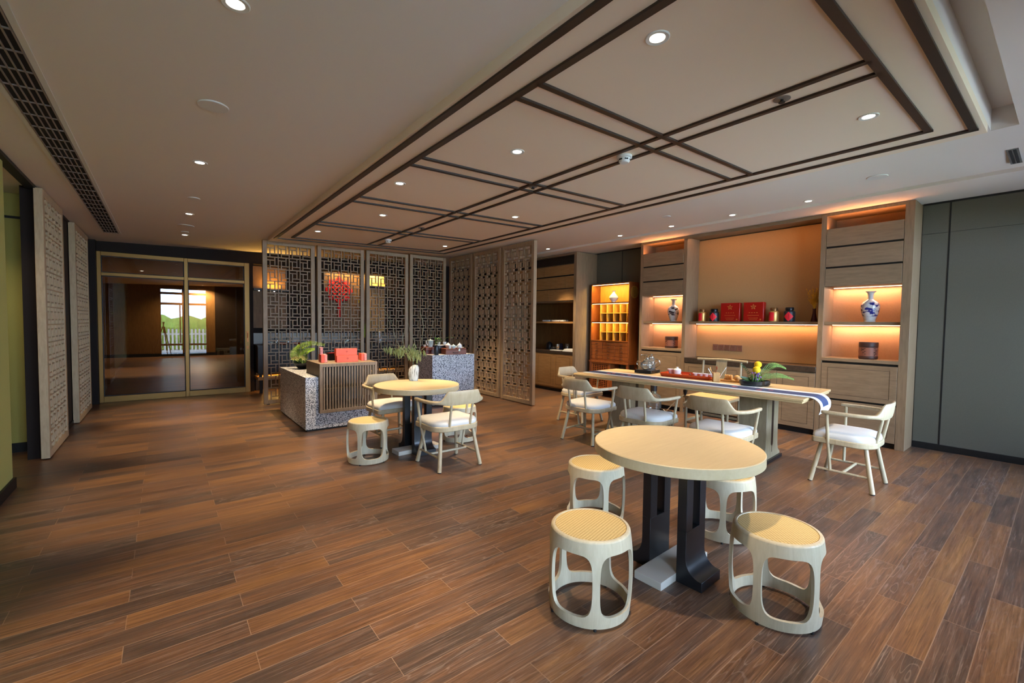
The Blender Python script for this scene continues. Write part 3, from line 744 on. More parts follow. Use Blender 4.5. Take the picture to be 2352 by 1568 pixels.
# ================================================================== the cabinet wall
FX, BX = 6.84, 7.245        # front and back planes of the cabinets
def drawer_front(t, name, y0, y1, z0, z1, fx, inset=0.07, material=CAB_H):
    """flat front with a scribed groove frame"""
    m = MB(); m.box(fx-0.002, fx+0.02, y0, y1, z0, z1)
    o = m.build(name, material, t, bevel=0.002)
    g = MB(); e = 0.0035
    a, b, c, d = y0+inset, y1-inset, z0+inset*.8, z1-inset*.8
    for (p, q, r, s) in ((a, b, c-e/2, c+e/2), (a, b, d-e/2, d+e/2), (a-e/2, a+e/2, c, d), (b-e/2, b+e/2, c, d)): g.box(fx-0.0028, fx-0.0019, p, q, r, s)
    g.build('groove', DARKWOOD, o)
    return o
def led(t, y0, y1, x, z, energy, col=LED_COL, sm=None, tilt_=0.0):
    m = MB(); m.box(x-0.006, x+0.006, y0, y1, z-0.006, z); m.build('light_strip', sm or STRIPE, t, label='glowing warm light strip')
    area_light('strip_glow', (x, (y0+y1)/2, z-0.008), 0.015, y1-y0, (0, R_(-tilt_), 0), energy, col, t)

def tall_unit(label, y0, y1, pa, pb):
    """y0..y1 is the niche, pa/pb the outer faces of the two posts"""
    t = thing('tall_cabinet', label, 'cabinet', (0, 0, 0), 0, 'tall lit cabinets')
    top = 2.944
    m = MB(); m.box(FX, BX, pa, y0, 0, top); m.box(FX, BX, y1, pb, 0, top); m.box(FX, BX, y0, y1, 2.905, top); m.box(FX+0.004, BX, y0, y1, 1.99, 2.012)
    m.box(FX+0.03, BX, y0, y1, 2.70, 2.72); m.build('carcass', CAB, t, bevel=0.002)
    m = MB(); m.box(BX-0.03, BX-0.002, y0, y1, 1.06, 1.99); m.build('back_panel', NICHE_P, t)
    m = MB(); m.box(BX-0.03, BX-0.002, y0, y1, 2.72, 2.905); m.build('back_panel', NICHE_P, t)
    for (z0, z1) in ((2.508, 2.735), (2.245, 2.485), (1.988, 2.222)):
        m = MB(); m.box(FX-0.002, FX+0.02, y0+0.004, y1-0.004, z0, z1); m.build('flap_door', CAB_H, t, bevel=0.002)
    m = MB(); m.box(FX+0.02, FX+0.03, y0, y1, 2.0, 2.71); m.build('shadow_gap', BLACKT, t)
    m = MB(); m.box(FX+0.05, BX, y0, y1, 1.492, 1.530); m.build('shelf', CAB_H, t, bevel=0.002)
    m = MB(); m.box(FX-0.004, BX, y0, y1, 1.02, 1.06); m.build('ledge', CAB_H, t, bevel=0.002)
    m = MB(); m.box(FX+0.022, FX+0.04, y0, y1, 0.07, 1.02); m.build('shadow_gap', BLACKT, t)
    drawer_front(t, 'drawer', y0+0.003, y1-0.003, 0.535, 0.990, FX)
    drawer_front(t, 'drawer', y0+0.003, y1-0.003, 0.070, 0.510, FX)
    m = MB(); m.box(FX+0.05, FX+0.07, y0, y1, 0, 0.07); m.build('toe_kick', BLACKT, t)
    led(t, y0+0.02, y1-0.02, BX-0.10, 1.986, 6.0); led(t, y0+0.02, y1-0.02, BX-0.10, 1.490, 6.0)
    area_light('cove_glow', (FX+0.05, (y0+y1)/2, 2.724), 0.02, y1-y0-0.04, (0, R_(180-20), 0), 4.0, (1.0, 0.36, 0.11), t)
    return t
tall_unit('tall grey brown cabinet at the right end, with the blue and white vase', 1.252, 2.030, 1.165, 2.090)
tall_unit('tall grey brown cabinet on the left, beside the teak tea cabinet', 4.052, 4.848, 3.992, 4.900)

# open middle section
t = thing('display_cabinet', 'wide open display section with one long lit shelf between the tall cabinets', 'cabinet', (0, 0, 0))
ya, yb = 2.092, 3.990
m = MB(); m.box(BX-0.025, BX-0.001, ya, yb, 0.93, 2.90); m.build('back_panel', NICHE, t)
m = MB(); m.box(FX, FX+0.03, ya, yb, 2.897, 2.944); m.box(FX+0.03, BX, ya, yb, 2.915, 2.944); m.build('top_rail', CAB_H, t)
m = MB(); m.box(FX+0.12, BX-0.025, ya, yb, 1.492, 1.530); m.build('shelf', CAB_H, t, bevel=0.002)
m = MB(); m.box(FX+0.022, BX, ya, yb, 0.075, 0.845); m.build('carcass', CAB, t)
n = 4; wdt = (yb-ya)/n
for k in range(n): drawer_front(t, 'cupboard_door', ya+k*wdt+0.003, ya+(k+1)*wdt-0.003, 0.080, 0.838, FX, 0.075)
m = MB(); m.box(FX+0.05, FX+0.07, ya, yb, 0, 0.075); m.build('toe_kick', BLACKT, t)
led(t, ya+0.02, yb-0.02, BX-0.09, 1.490, 9.0)
area_light('cove_glow', (FX+0.05, (ya+yb)/2, 2.912), 0.02, yb-ya-0.05, (0, R_(-20), 0), 4.0, (1.0, 0.42, 0.16), t)
m = MB(); m.box(FX-0.01, BX-0.026, ya, yb, 0.847, 0.925)
tag(m.build('worktop', STONETOP, bevel=0.003), 'dark stone worktop under the long lit shelf', 'worktop')
for k in range(5):
    y = 3.70-0.097*k
    o = thing('socket_plate', ['brown socket plate, leftmost of five on the wall under the long shelf', 'brown socket plate, second from the left of five', 'brown socket plate in the middle of the five', 'brown socket plate, second from the right of five', 'brown socket plate, rightmost of five on the wall under the long shelf'][k], 'socket', (BX-0.026, y-0.045, 1.105), 0, 'socket plates under the long shelf')
    m = MB(); m.box(-0.008, 0, -0.044, 0.044, -0.05, 0.05); m.build('plate', SOCKET, o, bevel=0.003)
    m = MB()
    for (a, b) in ((-0.012, 0.012), (0.012, 0.012), (0, -0.016)): m.box(-0.0086, -0.0079, a-0.002, a+0.002, b-0.007, b+0.007)
    m.build('pin_slots', INK, o)

# ---------------------------------------------------------------- kitchen cabinet behind the screens
t = thing('kitchen_cabinet', 'brown kitchen cabinet with drawers above and an open counter, right of the lattice screens', 'cabinet', (0, 0, 0))
KX = 6.62; k0, k1, KY = 6.28, 6.355, 8.6
m = MB(); m.box(KX, BX, k0, k1, 0, 2.935); m.box(KX, BX, KY-0.06, KY, 0, 2.935); m.box(KX, BX, k1, KY-0.06, 2.90, 2.935); m.box(KX+0.05, BX, k1, KY-0.06, 1.93, 1.955); m.box(KX+0.05, BX, k1, KY-0.06, 2.70, 2.72)
m.build('carcass', CAB, t, bevel=0.002)
m = MB(); m.box(BX-0.02, BX-0.001, k1, KY-0.06, 0.88, 1.93); m.build('back_panel', BROWNPANEL, t)
m = MB(); m.box(KX+0.10, KX+0.12, k1, KY-0.06, 2.72, 2.90); m.box(KX+0.03, KX+0.045, k1, KY-0.06, 1.95, 2.71); m.build('shadow_gap', BLACKT, t)
rows = ((2.49, 2.70, (k1, 7.27, KY-0.06)), (2.215, 2.46, (k1, 6.62, 7.10, 7.8, KY-0.06)), (1.955, 2.195, (k1, 7.10, KY-0.06)))
for (z0, z1, ys) in rows:
    for a, b in zip(ys[:-1], ys[1:]):
        m = MB(); m.box(KX+0.01, KX+0.03, a+0.006, b-0.006, z0, z1); m.build('drawer', KITCHEN, t, bevel=0.002)
m = MB(); m.box(KX+0.02, BX-0.02, k1, KY-0.06, 1.475, 1.512); m.build('shelf', KITCHEN, t)
m = MB(); m.box(KX+0.03, BX, k1, KY-0.06, 0.07, 0.82); m.build('base', KITCHEN, t)
ys = (k1, 6.93, 7.50, 8.05, KY-0.06)
for a, b in zip(ys[:-1], ys[1:]): drawer_front(t, 'cupboard_door', a+0.003, b-0.003, 0.10, 0.815, KX+0.01, 0.075, KITCHEN)
m = MB(); m.box(KX+0.06, KX+0.08, k1, KY-0.06, 0, 0.07); m.build('toe_kick', BLACKT, t)
m = MB(); m.box(KX, BX-0.02, k1, KY-0.06, 0.822, 0.88)
tag(m.build('worktop', STONETOP, bevel=0.003), 'dark stone worktop of the kitchen cabinet', 'worktop')

# ---------------------------------------------------------------- teak tea cabinet
t = thing('tea_cabinet', 'lit teak tea cabinet with pigeonholes and small drawers on a stand', 'cabinet', (0, 0, 0))
TX0, TX1, ty0, ty1 = 6.95, 7.235, 5.205, 6.175
s = 0.022
m = MB()
m.box(TX0, TX1, ty0, ty0+s, 0.735, 2.28); m.box(TX0, TX1, ty1-s, ty1, 0.735, 2.28)
for z in (2.258, 1.878, 1.50, 1.118, 0.735): m.box(TX0, TX1, ty0+s, ty1-s, z, z+s)
m.build('carcass', TEAK, t, bevel=0.002)
m = MB(); m.box(TX1-0.012, TX1-0.001, ty0+s, ty1-s, 1.14, 2.258); m.build('back_panel', TEAK_IN, t)
m = MB()   # round louvred vent let into the side
m.cyl((TX0+0.14, ty0-0.004, 2.09), (TX0+0.14, ty0+0.002, 2.09), 0.118, n=32); m.build('side_medallion', TEAK_IN, t)
m = MB()
for k in range(7): x = TX0+0.14-0.09+0.03*k; h = math.sqrt(max(0.0, 0.108**2-(x-TX0-0.14)**2)); m.box(x-0.004, x+0.004, ty0-0.006, ty0-0.003, 2.09-h, 2.09+h)
m.build('side_louvre', DARKWOOD, t)
for (z0, z1) in ((1.522, 1.86), (1.14, 1.48)):
    m = MB(); h = 0.012
    for k in range(1, 6): y = ty1-s-0.165*k+0.06*0; m.box(TX0+0.09, TX1-0.013, y-h/2, y+h/2, z0, z1)
    zm = (z0+z1)/2; m.box(TX0+0.09, TX1-0.013, ty0+s, ty1-s-0.165*0.9, zm-h/2, zm+h/2); m.build('pigeonhole_divider', TEAK_IN, t)
dz = (1.110-0.762)/5; dy = (ty1-ty0-2*s)/3
for r in range(5):
    for c in range(3):
        y0 = ty0+s+c*dy; z0 = 0.762+r*dz
        m = MB(); m.box(TX0+0.002, TX0+0.2, y0+0.003, y0+dy-0.003, z0+0.002, z0+dz-0.002); o = m.build('drawer', TEAK, t, bevel=0.002)
        m = MB(); m.tube([(TX0+0.001, y0+dy/2-0.03, z0+dz/2), (TX0-0.014, y0+dy/2-0.018, z0+dz/2-0.006), (TX0-0.014, y0+dy/2+0.018, z0+dz/2-0.006), (TX0+0.001, y0+dy/2+0.03, z0+dz/2)], 0.005, 6); m.build('handle', BLACK, o)
m = MB()   # stand
m.box(TX0-0.02, TX1, ty0-0.01, ty1+0.01, 0.69, 0.73)
for y in (ty0, ty1-0.045): m.box(TX0-0.01, TX0+0.035, y, y+0.045, 0, 0.69); m.box(TX1-0.045, TX1, y, y+0.045, 0, 0.69)
m.box(TX0, TX1, ty0+0.02, ty1-0.02, 0.14, 0.165); m.box(TX0, TX1, ty0+0.44, ty0+0.46, 0.165, 0.69); m.build('stand', TEAK, t, bevel=0.003)
m = MB(); m.box(TX0+0.0, TX0+0.018, ty0+0.46, ty1-0.045, 0.165, 0.205); m.box(TX0, TX0+0.018, ty0+0.46, ty1-0.045, 0.65, 0.69); m.box(TX0, TX0+0.018, ty0+0.46, ty0+0.50, 0.2, 0.65); m.box(TX0, TX0+0.018, ty1-0.085, ty1-0.045, 0.2, 0.65)
for k in range(12): z = 0.225+k*0.036; m.box(TX0+0.004, TX0+0.014, ty0+0.5, ty1-0.085, z, z+0.014)
for k in range(6): y = ty0+0.54+k*0.06; m.box(TX0+0.003, TX0+0.015, y, y+0.01, 0.2, 0.65)
m.build('slatted_door', TEAK, t)
m = MB(); m.box(TX0+0.03, TX0+0.035, ty0+0.46, ty1-0.045, 0.165, 0.69); m.build('door_lining', DARKWOOD, t)
m = MB(); m.box(TX0+0.01, TX0+0.02, ty0+0.05, ty0+0.44, 0.17, 0.40); m.build('lower_panel', TEAK, t)
led(t, ty0+0.04, ty1-0.04, TX0+0.010, 2.256, 9.0, TEA_COL, STRIPY, 22); led(t, ty0+0.04, ty1-0.04, TX0+0.010, 1.876, 8.0, TEA_COL, STRIPY, 22); led(t, ty0+0.04, ty1-0.04, TX0+0.010, 1.498, 8.0, TEA_COL, STRIPY, 22)

# ================================================================== things on the shelves
def lathe_thing(name, prof, material, loc, label, cat, group=None, n=28):
    m = MB(); m.lathe(prof, n); return tag(m.build(name, material, loc=loc), label, cat, group)
VP = [(0.058, 0), (0.060, 0.012), (0.056, 0.02), (0.066, 0.05), (0.088, 0.12), (0.098, 0.18), (0.095, 0.22), (0.075, 0.255), (0.042, 0.275), (0.030, 0.29), (0.028, 0.34), (0.036, 0.37), (0.058, 0.388), (0.056, 0.388), (0.030, 0.36), (0.02, 0.34)]
lathe_thing('porcelain_vase', VP, BLUEVASE, (7.04, 1.585, 1.53), 'blue and white porcelain vase on the right lit shelf', 'vase', 'painted porcelain vases')
o = lathe_thing('porcelain_vase', [(r*1.0, z) for r, z in VP], INKVASE, (7.05, 4.345, 1.53), 'black and white ink painted vase on the left lit shelf', 'vase', 'painted porcelain vases')
def urn(loc, r, h, label):
    t = thing('clay_urn', label, 'urn', loc, 0.3, 'dark clay tea urns')
    m = MB(); m.lathe([(r*.95, 0), (r, 0.01), (r, h*.17), (r*.985, h*.18), (r*.985, h*.70), (r, h*.71), (r, h*.74), (r*.97, h*.745)], 32); m.build('body', URN, t)
    m = MB(); m.lathe([(r*.988, h*.19), (r*.988, h*.69)], 32, cap0=False, cap1=False); m.build('band', URNBAND, t, label='lighter brown clay band')
    m = MB(); random.seed(5)
    for k in range(5):
        a0 = 2*math.pi*k/5
        for j in range(9):
            a = a0+random.uniform(-.22, .22); z = h*(.24+.40*random.random()); ln = random.uniform(.012, .03); tilt_ = random.choice((0, 0, 1.2, 1.5))
            rr = r*.992; p = Vector((rr*math.cos(a), rr*math.sin(a), z)); tg = Vector((-math.sin(a), math.cos(a), 0))*math.sin(tilt_)+Vector((0, 0, 1))*math.cos(tilt_)
            m.bar(p-tg*ln/2, p+tg*ln/2, 0.006, 0.003, up=(math.cos(a), math.sin(a), 0))
    m.build('carved_marks', INK, t, label='dark carved strokes')
    m = MB(); m.lathe([(r*.985, h*.745), (r*1.01, h*.76), (r*1.01, h*.96), (r*.97, h), (0.001, h)], 32); m.build('lid', URN, t)
urn((7.02, 1.58, 1.06), 0.098, 0.215, 'dark brown clay urn under the blue vase, on the right ledge')
urn((7.03, 4.355, 1.06), 0.108, 0.205, 'dark brown clay urn under the ink vase, on the left ledge')
FACE = -math.pi*0.5-YAW   # local -x of a box turned so that its front looks into the room
def tin(name, loc, r, h, body, lid, label, diamond):
    t = thing(name, label, 'tea canister', loc, 0, 'tea canisters on the long shelf')
    m = MB(); m.lathe([(r*.96, 0), (r, 0.006), (r, h*.66), (r*.94, h*.72), (r*.66, h*.78), (r*.66, h*.80)], 28); m.build('body', body, t)
    m = MB(); m.lathe([(r*.68, h*.79), (r*.76, h*.81), (r*.76, h*.96), (r*.70, h), (0.001, h)], 28); m.build('lid', lid, t)
    # paper label bent round the front (towards -x, a little towards the middle of the room)
    a0 = math.pi+0.18 if diamond else math.pi-0.25
    vs = []; fs = []; N = 10; hw = 0.9 if diamond else 0.62
    for i in range(N+1):
        u = -1+2*i/N; a = a0+u*hw; rr = r*1.012
        zc_, zh = h*.36, h*.33
        dzv = zh*(1-abs(u)) if diamond else zh*0.92
        vs += [(rr*math.cos(a), rr*math.sin(a), zc_-dzv-1e-5), (rr*math.cos(a), rr*math.sin(a), zc_+dzv+1e-5)]
    for i in range(N): fs.append((2*i, 2*i+2, 2*i+3, 2*i+1))
    m = MB(); m.add(vs, fs); m.build('paper_label', REDLABEL, t, label='red paper label')
    m = MB()
    for k in range(4):
        z = h*(.20+.105*k); a = a0+(0.0 if diamond else -0.35); rr = r*1.02; m.box(rr*math.cos(a)-.002, rr*math.cos(a)+.001, rr*math.sin(a)-.004, rr*math.sin(a)+.004, z-.004, z+.004)
    m.build('ink_marks', INK, t)
tin('tea_canister', (7.03, 3.80, 1.531), 0.062, 0.203, GOLDTIN, BROWNTIN, 'gold tea canister with red label, leftmost on the long shelf', False)
tin('tea_canister', (7.03, 3.60, 1.531), 0.072, 0.203, SLATE, BLACKC, 'black tea canister with red diamond label, left of the red boxes', True)
tin('tea_canister', (7.03, 2.705, 1.531), 0.066, 0.203, GOLDTIN, BROWNTIN, 'gold tea canister with red label, right of the red boxes', False)
tin('tea_canister', (7.03, 2.500, 1.531), 0.072, 0.203, SLATE, BLACKC, 'black tea canister with red diamond label, nearest the dried stalks', True)
def star(m, cy, cz, R, x, w=0.004):
    P = []
    for k in range(10):
        a = math.pi/2+k*math.pi/5; r = R if k % 2 == 0 else R*.42; P.append((x, cy+r*math.cos(a), cz+r*math.sin(a)))
    for k in range(10):
        if k % 2 == 0 or True: m.bar(P[k], P[(k+1) % 10], w, 0.002, up=(1, 0, 0))
    for k in range(5): m.bar((x, cy, cz), P[2*k], w*.6, 0.002, up=(1, 0, 0))
def red_box(y0, y1, label, lean):
    h = 0.292
    t = thing('gift_box', label, 'gift box', (7.0, (y0+y1)/2, 1.531), 0, 'red gift boxes on the long shelf')
    W = y1-y0
    m = MB(); m.box(0, 0.085, -W/2, W/2, 0, h); m.build('carton', REDBOX, t, bevel=0.006)
    m = MB(); star(m, 0, h*.76, 0.042, -0.001, 0.005); m.build('star_emblem', GOLD, t, label='gold star emblem')
    for (z, half, n) in ((.46, .055, 4), (.32, .075, 9), (.18, .06, 7), (.10, .05, 6)):
        m = MB()
        for k in range(n):
            y = -half+2*half*k/(n-1); m.box(-0.0015, 0.0, y-half/n*.62, y+half/n*.62, h*z-.004, h*z+.004)
        m.build('gold_print', GOLD, t, label='small gold printed line')
    m = MB(); m.cyl((-0.0015, -W/2+0.04, 0.03), (0.0005, -W/2+0.04, 0.03), 0.012, n=14)
    m.build('gold_seal', GOLD, t, label='small gold seal')
red_box(3.185, 3.482, 'red gift box with a gold star, the left one on the long shelf', 0)
red_box(2.838, 3.128, 'red gift box with a gold star, the right one on the long shelf', 0)
# bud vase with dried stalks
t = thing('bud_vase', 'plum red bud vase of dried yellow stalks at the right end of the long shelf', 'vase', (7.05, 2.20, 1.531))
m = MB(); m.lathe([(0.040, 0), (0.041, 0.008), (0.030, 0.06), (0.020, 0.12), (0.018, 0.165), (0.023, 0.18), (0.019, 0.18), (0.012, 0.15)], 20); m.build('vase_body', PLUMV, t)
m = MB(); random.seed(11)
for k in range(46):
    a = random.uniform(0, 6.28); sp = random.uniform(.02, .105)*(1 if random.random() < .8 else .4); h = random.uniform(.30, .48)
    top = (sp*math.cos(a)*.8, sp*math.sin(a), h); mid = (top[0]*.4, top[1]*.4, .17+(h-.17)*.55)
    m.tube([(0, 0, .10), (0.0, 0.0, .17), mid, top], [.002, .002, .0016, .0012], 4)
    for j in range(7):
        f = random.uniform(.35, 1); p = Vector((top[0]*f, top[1]*f, .17+(h-.17)*f)); q = p+Vector((random.uniform(-.018, .018), random.uniform(-.018, .018), random.uniform(.004, .03))); m.leaf(p, q, .012)
m.build('dried_stalks', STRAW, t)
# white vase in the tea cabinet
lathe_thing('porcelain_vase', [(0.038, 0), (0.040, 0.01), (0.036, 0.016), (0.075, 0.06), (0.092, 0.095), (0.085, 0.125), (0.05, 0.165), (0.026, 0.195), (0.024, 0.215), (0.045, 0.232), (0.043, 0.232), (0.02, 0.21)], PORC, (7.06, 5.675, 1.90), 'white pear shaped vase in the top bay of the teak tea cabinet', 'vase')
# ================================================================== armchairs
def superpath(w, yf, yb, n=40, rf=0.035, rb=0.16):
    """seat outline: squarish front (+y), rounded back (-y)"""
    P = []
    def arc(cx, cy, r, a0, a1, k):
        for i in range(k+1): a = a0+(a1-a0)*i/k; P.append((cx+r*math.cos(a), cy+r*math.sin(a)))
    arc(w-rf, yf-rf, rf, 0, math.pi/2, 4); arc(-w+rf, yf-rf, rf, math.pi/2, math.pi, 4)
    arc(-w+rb, yb+rb, rb, math.pi, 1.5*math.pi, 9); arc(w-rb, yb+rb, rb, 1.5*math.pi, 2*math.pi, 9)
    return P
def make_armchair():
    t = thing('armchair', 'x', 'chair')
    out = superpath(0.272, 0.232, -0.235)
    m = MB(); m.prism(out, 0.385, 0.437); m.build('seat_frame', CHAIRWOOD, t, bevel=0.008)
    m = MB(); rings = []
    for f, z in ((.955, .434), (.965, .450), (.955, .468), (.90, .484), (.78, .495), (.55, .502), (.28, .505), (.02, .506)): rings.append([(x*f, y*f+0.002, z) for x, y in out])
    m.loft(rings); m.build('cushion', CUSH, t, ang=60)
    for sx in (-1, 1):
        for sy in (-1, 1):
            m = MB(); m.tube([(sx*.185, sy*.165, .392), (sx*.208, sy*.198, .20), (sx*.235, sy*.235, .008)], [.0165, .019, .0205], 12); o = m.build('leg', CHAIRWOOD, t)
            m = MB(); m.cyl((sx*.2345, sy*.2345, .010), (sx*.236, sy*.236, 0), .0175, n=12); m.build('foot_pad', RUBBER, o)
    for sx in (-1, 1):
        m = MB(); m.cyl((sx*.2165, -.211, .135), (sx*.2165, .211, .135), .0115, n=10); m.build('stretcher', CHAIRWOOD, t)
    m = MB(); m.cyl((-.216, -.01, .135), (.216, -.01, .135), .0125, n=10); m.build('stretcher', CHAIRWOOD, t)
    for sx in (-1, 1):
        m = MB(); m.tube([(sx*.300, .105, .668), (sx*.272, .098, .435), (sx*.2165, .085, .137)], [.0135, .013, .0125], 10); m.build('arm_post', CHAIRWOOD, t)
        m = MB(); m.tube([(sx*.122, -.262, .665), (sx*.118, -.222, .432)], [.0125, .0125], 10); m.build('back_spindle', CHAIRWOOD, t)
    # arms and backrest are one bent rail
    half = [(0, -.285), (.07, -.283), (.13, -.276), (.18, -.262), (.225, -.238), (.262, -.200), (.288, -.150), (.302, -.085), (.309, 0), (.309, .07), (.305, .145)]
    pts = [(-x, y, 0) for x, y in half[::-1]] + [(x, y, 0) for x, y in half[1:]]
    P = smooth_path(pts, 5); rings = []
    for i, p in enumerate(P):
        tg = (P[min(i+1, len(P)-1)]-P[max(i-1, 0)]).normalized(); nrm = Vector((tg.y, -tg.x, 0))   # outward
        ax = abs(p.x)
        back = 1-min(1, max(0, (ax-.155)/.085)); back = back*back*(3-2*back)
        if p.y > -.15: back = 0.0
        endr = min(1.0, 0.35+min(i, len(P)-1-i)*0.35)
        wd = (.040*(1-back)+.024*back)*(.5+.5*endr); zt = .697+.098*back; zb = .664-.012*back
        lean = .016*back
        sec = []
        for a in range(12):
            ca, sa = math.cos(2*math.pi*(a+.5)/12), math.sin(2*math.pi*(a+.5)/12)
            cx = math.copysign(abs(ca)**.6, ca)*wd/2; cz = math.copysign(abs(sa)**.6, sa)
            z = (zt+zb)/2+cz*(zt-zb)/2*(.6+.4*endr); off = lean*max(0, (z-.67)/.12)
            sec.append(p+nrm*(cx+off)+Vector((0, 0, z)))
        rings.append(sec)
    m = MB(); m.loft(rings); m.build('arm_and_back_rail', CHAIRWOOD, t, ang=50)
    return t
ch = make_armchair()
GA = 'pale ash armchairs with white cushions'
TABLE_RZ = R_(4.45)
cfirst = [True]
def put_chair(x, y, rz, label):
    if cfirst[0]:
        ch.location = (x, y, 0); ch.rotation_euler = (0, 0, rz); ch['label'] = label; ch['group'] = GA; cfirst[0] = False; return
    dup(ch, (x, y, 0), rz, label, GA)
put_chair(5.045, 1.250, R_(1), 'pale ash armchair at the right end of the long tea table')
put_chair(4.205, 3.735, R_(-90)+TABLE_RZ+R_(1), 'leftmost of three pale ash armchairs along the near side of the long tea table')
put_chair(4.215, 2.895, R_(-90)+TABLE_RZ, 'middle of three pale ash armchairs along the near side of the long tea table')
put_chair(4.240, 2.075, R_(-90)+TABLE_RZ-R_(1), 'rightmost of three pale ash armchairs along the near side of the long tea table')
put_chair(4.935, 4.560, R_(180)+TABLE_RZ, 'pale ash armchair at the far left end of the long tea table')
put_chair(2.300, 3.948, R_(0), 'pale ash armchair with its back to us at the round table with the stone vase')
put_chair(2.175, 5.120, R_(183), 'pale ash armchair facing us, behind the round table by the slatted crate')

# ================================================================== barrel stools
def make_stool():
    t = thing('barrel_stool', 'x', 'stool')
    NS = 5; sec = 2*math.pi/NS; H = 0.425
    def rad(z): u = (z-0.215)/0.215; return 0.2165-0.014*u*u-0.004*max(0, u)**3
    TH = 0.017
    def P(th, z, inner): r = rad(z)-(TH*(1.0 if z < .36 else 1.15) if inner else 0); return (r*math.cos(th), r*math.sin(th), z)
    z0, z1 = 0.010, 0.418
    N = 64; m = MB()
    for s_ in range(NS):
        c0 = (s_+.5)*sec
        def ring(f):
            """f=0 opening edge, f=1 border of the sector"""
            pts = []
            for k in range(N):
                a = 2*math.pi*k/N; ca, sa = math.cos(a), math.sin(a)
                e = 5.2; q = (abs(ca)**e+abs(sa)**e)**(-1/e)
                ox, oz = q*ca*0.545, q*sa*0.1500
                zc_ = 0.2120
                w_ = 1.0+0.05*math.cos((oz/0.1500)*math.pi/2)-0.05
                hx, hz = sec/2, 1.0
                qb = 1/max(abs(ca), abs(sa)); bx = qb*ca*hx; bz = qb*sa
                bz = z0+(z1-z0)*(bz+1)/2
                pts.append((c0+(ox*w_)*(1-f)+bx*f, (zc_+oz)*(1-f)+bz*f))
            return pts
        fr = [ring(f) for f in (0, .12, .4, .7, 1.0)]
        outer = [[P(th, z, False) for th, z in r] for r in fr]; inner = [[P(th, z, True) for th, z in r] for r in fr]
        # soften the edge of the opening
        m.loft(outer, cap0=False, cap1=False); m.loft(inner, cap0=False, cap1=False); m.loft([outer[0], inner[0]], cap0=False, cap1=False)
        m.loft([outer[-1], inner[-1]], cap0=False, cap1=False)
    bm = bmesh.new(); me = bpy.data.meshes.new('tmp'); me.from_pydata(m.v, [], m.f); bm.from_mesh(me); bpy.data.meshes.remove(me)
    bmesh.ops.remove_doubles(bm, verts=bm.verts, dist=0.0004)
    # drop the walls between neighbouring sectors, keep top and bottom rims
    kill = [f for f in bm.faces if len(f.verts) == 4 and abs(f.calc_center_median().z-0.214) < .195 and all(abs(((math.atan2(v.co.y, v.co.x)/sec) % 1.0)) < .004 or abs(((math.atan2(v.co.y, v.co.x)/sec) % 1.0)-1) < .004 for v in f.verts)]
    bmesh.ops.delete(bm, geom=kill, context='FACES')
    bmesh.ops.recalc_face_normals(bm, faces=bm.faces)
    me = bpy.data.meshes.new('frame'); bm.to_mesh(me); bm.free(); me.materials.append(ASH); me.shade_smooth(); me.set_sharp_from_angle(angle=R_(50))
    o = bpy.data.objects.new('frame', me); COL.objects.link(o); o.parent = t
    m = MB(); m.lathe([(rad(.418)-.022, .405), (rad(.418), .418), (rad(.418)-.003, .424), (rad(.418)-.008, .427), (.182, .428), (.180, .422), (.15, .421), (.15, .405)], 56, cap0=False, cap1=False); m.build('seat_rim', ASH, t)
    m = MB(); m.lathe([(.181, .4225), (.178, .4255), (.17, .4265), (.001, .4275)], 48, cap0=False); m.build('cane_seat', CANE, t, label='woven golden cane seat')
    for k in range(NS):
        m = MB(); a = k*sec; m.cyl((.2*math.cos(a), .2*math.sin(a), 0.012), (.2*math.cos(a), .2*math.sin(a), 0), .008, n=10); m.build('foot_pad', RUBBER, t)
    return t
st = make_stool()
GST = 'barrel stools with cane seats'
sfirst = [True]
def put_stool(x, y, rz, label):
    if sfirst[0]:
        st.location = (x, y, 0); st.rotation_euler = (0, 0, rz); st['label'] = label; st['group'] = GST; sfirst[0] = False; return
    dup(st, (x, y, 0), rz, label, GST)
put_stool(1.711, 1.494, R_(14), 'barrel stool with cane seat at the front left of the near round table')
put_stool(2.452, 0.893, R_(-36), 'barrel stool with cane seat at the front right of the near round table')
put_stool(2.518, 2.157, R_(25), 'barrel stool with cane seat behind the near round table on the left')
put_stool(3.080, 1.480, R_(-8), 'barrel stool with cane seat behind the near round table on the right')
put_stool(1.672, 4.530, R_(10), 'barrel stool left of the round table with the stone vase')
put_stool(2.886, 4.690, R_(30), 'barrel stool behind the armchair at the round table with the stone vase')

# ================================================================== round tables
def make_round_table():
    t = thing('round_table', 'x', 'table')
    r, h = 0.47, 0.755
    m = MB(); m.lathe([(r-.003, h-.057), (r, h-.054), (r, h-.004), (r-.004, h), (.001, h)], 96); m.build('tabletop', ASH_TOP, t)
    for sgn in (-1, 1):
        prof = []        # (outward y, z) section of the upright: flat inside, flared foot outside
        yi, yo, yt = 0.085, 0.140, 0.235
        prof = [(yi, 0.0), (yt, 0.0), (yt, 0.055)]
        for k in range(9): a = math.pi/2*k/8; prof.append((yo+0.085*(1-math.sin(a)), 0.055+0.10*(1-math.cos(a))))
        zs = 0.30
        low = prof+[(yo, zs), (yi, zs)]
        m = MB(); m.loft([[(x, sgn*y, z) for y, z in low] for x in (-.11, .11)])
        for a, b in ((-.11, -.04), (.04, .11)): m.box(a, b, *sorted((sgn*yi, sgn*yo)), zs, h-.057)
        m.box(-.04, .04, *sorted((sgn*yi, sgn*yo)), h-.10, h-.057)
        m.build('upright', BLACK, t, bevel=0.002)
    m = MB(); m.box(-.265, .265, -.085, .085, 0, .045); m.build('base_block', WHITEST, t, bevel=0.002, label='pale grey base block')
    return t
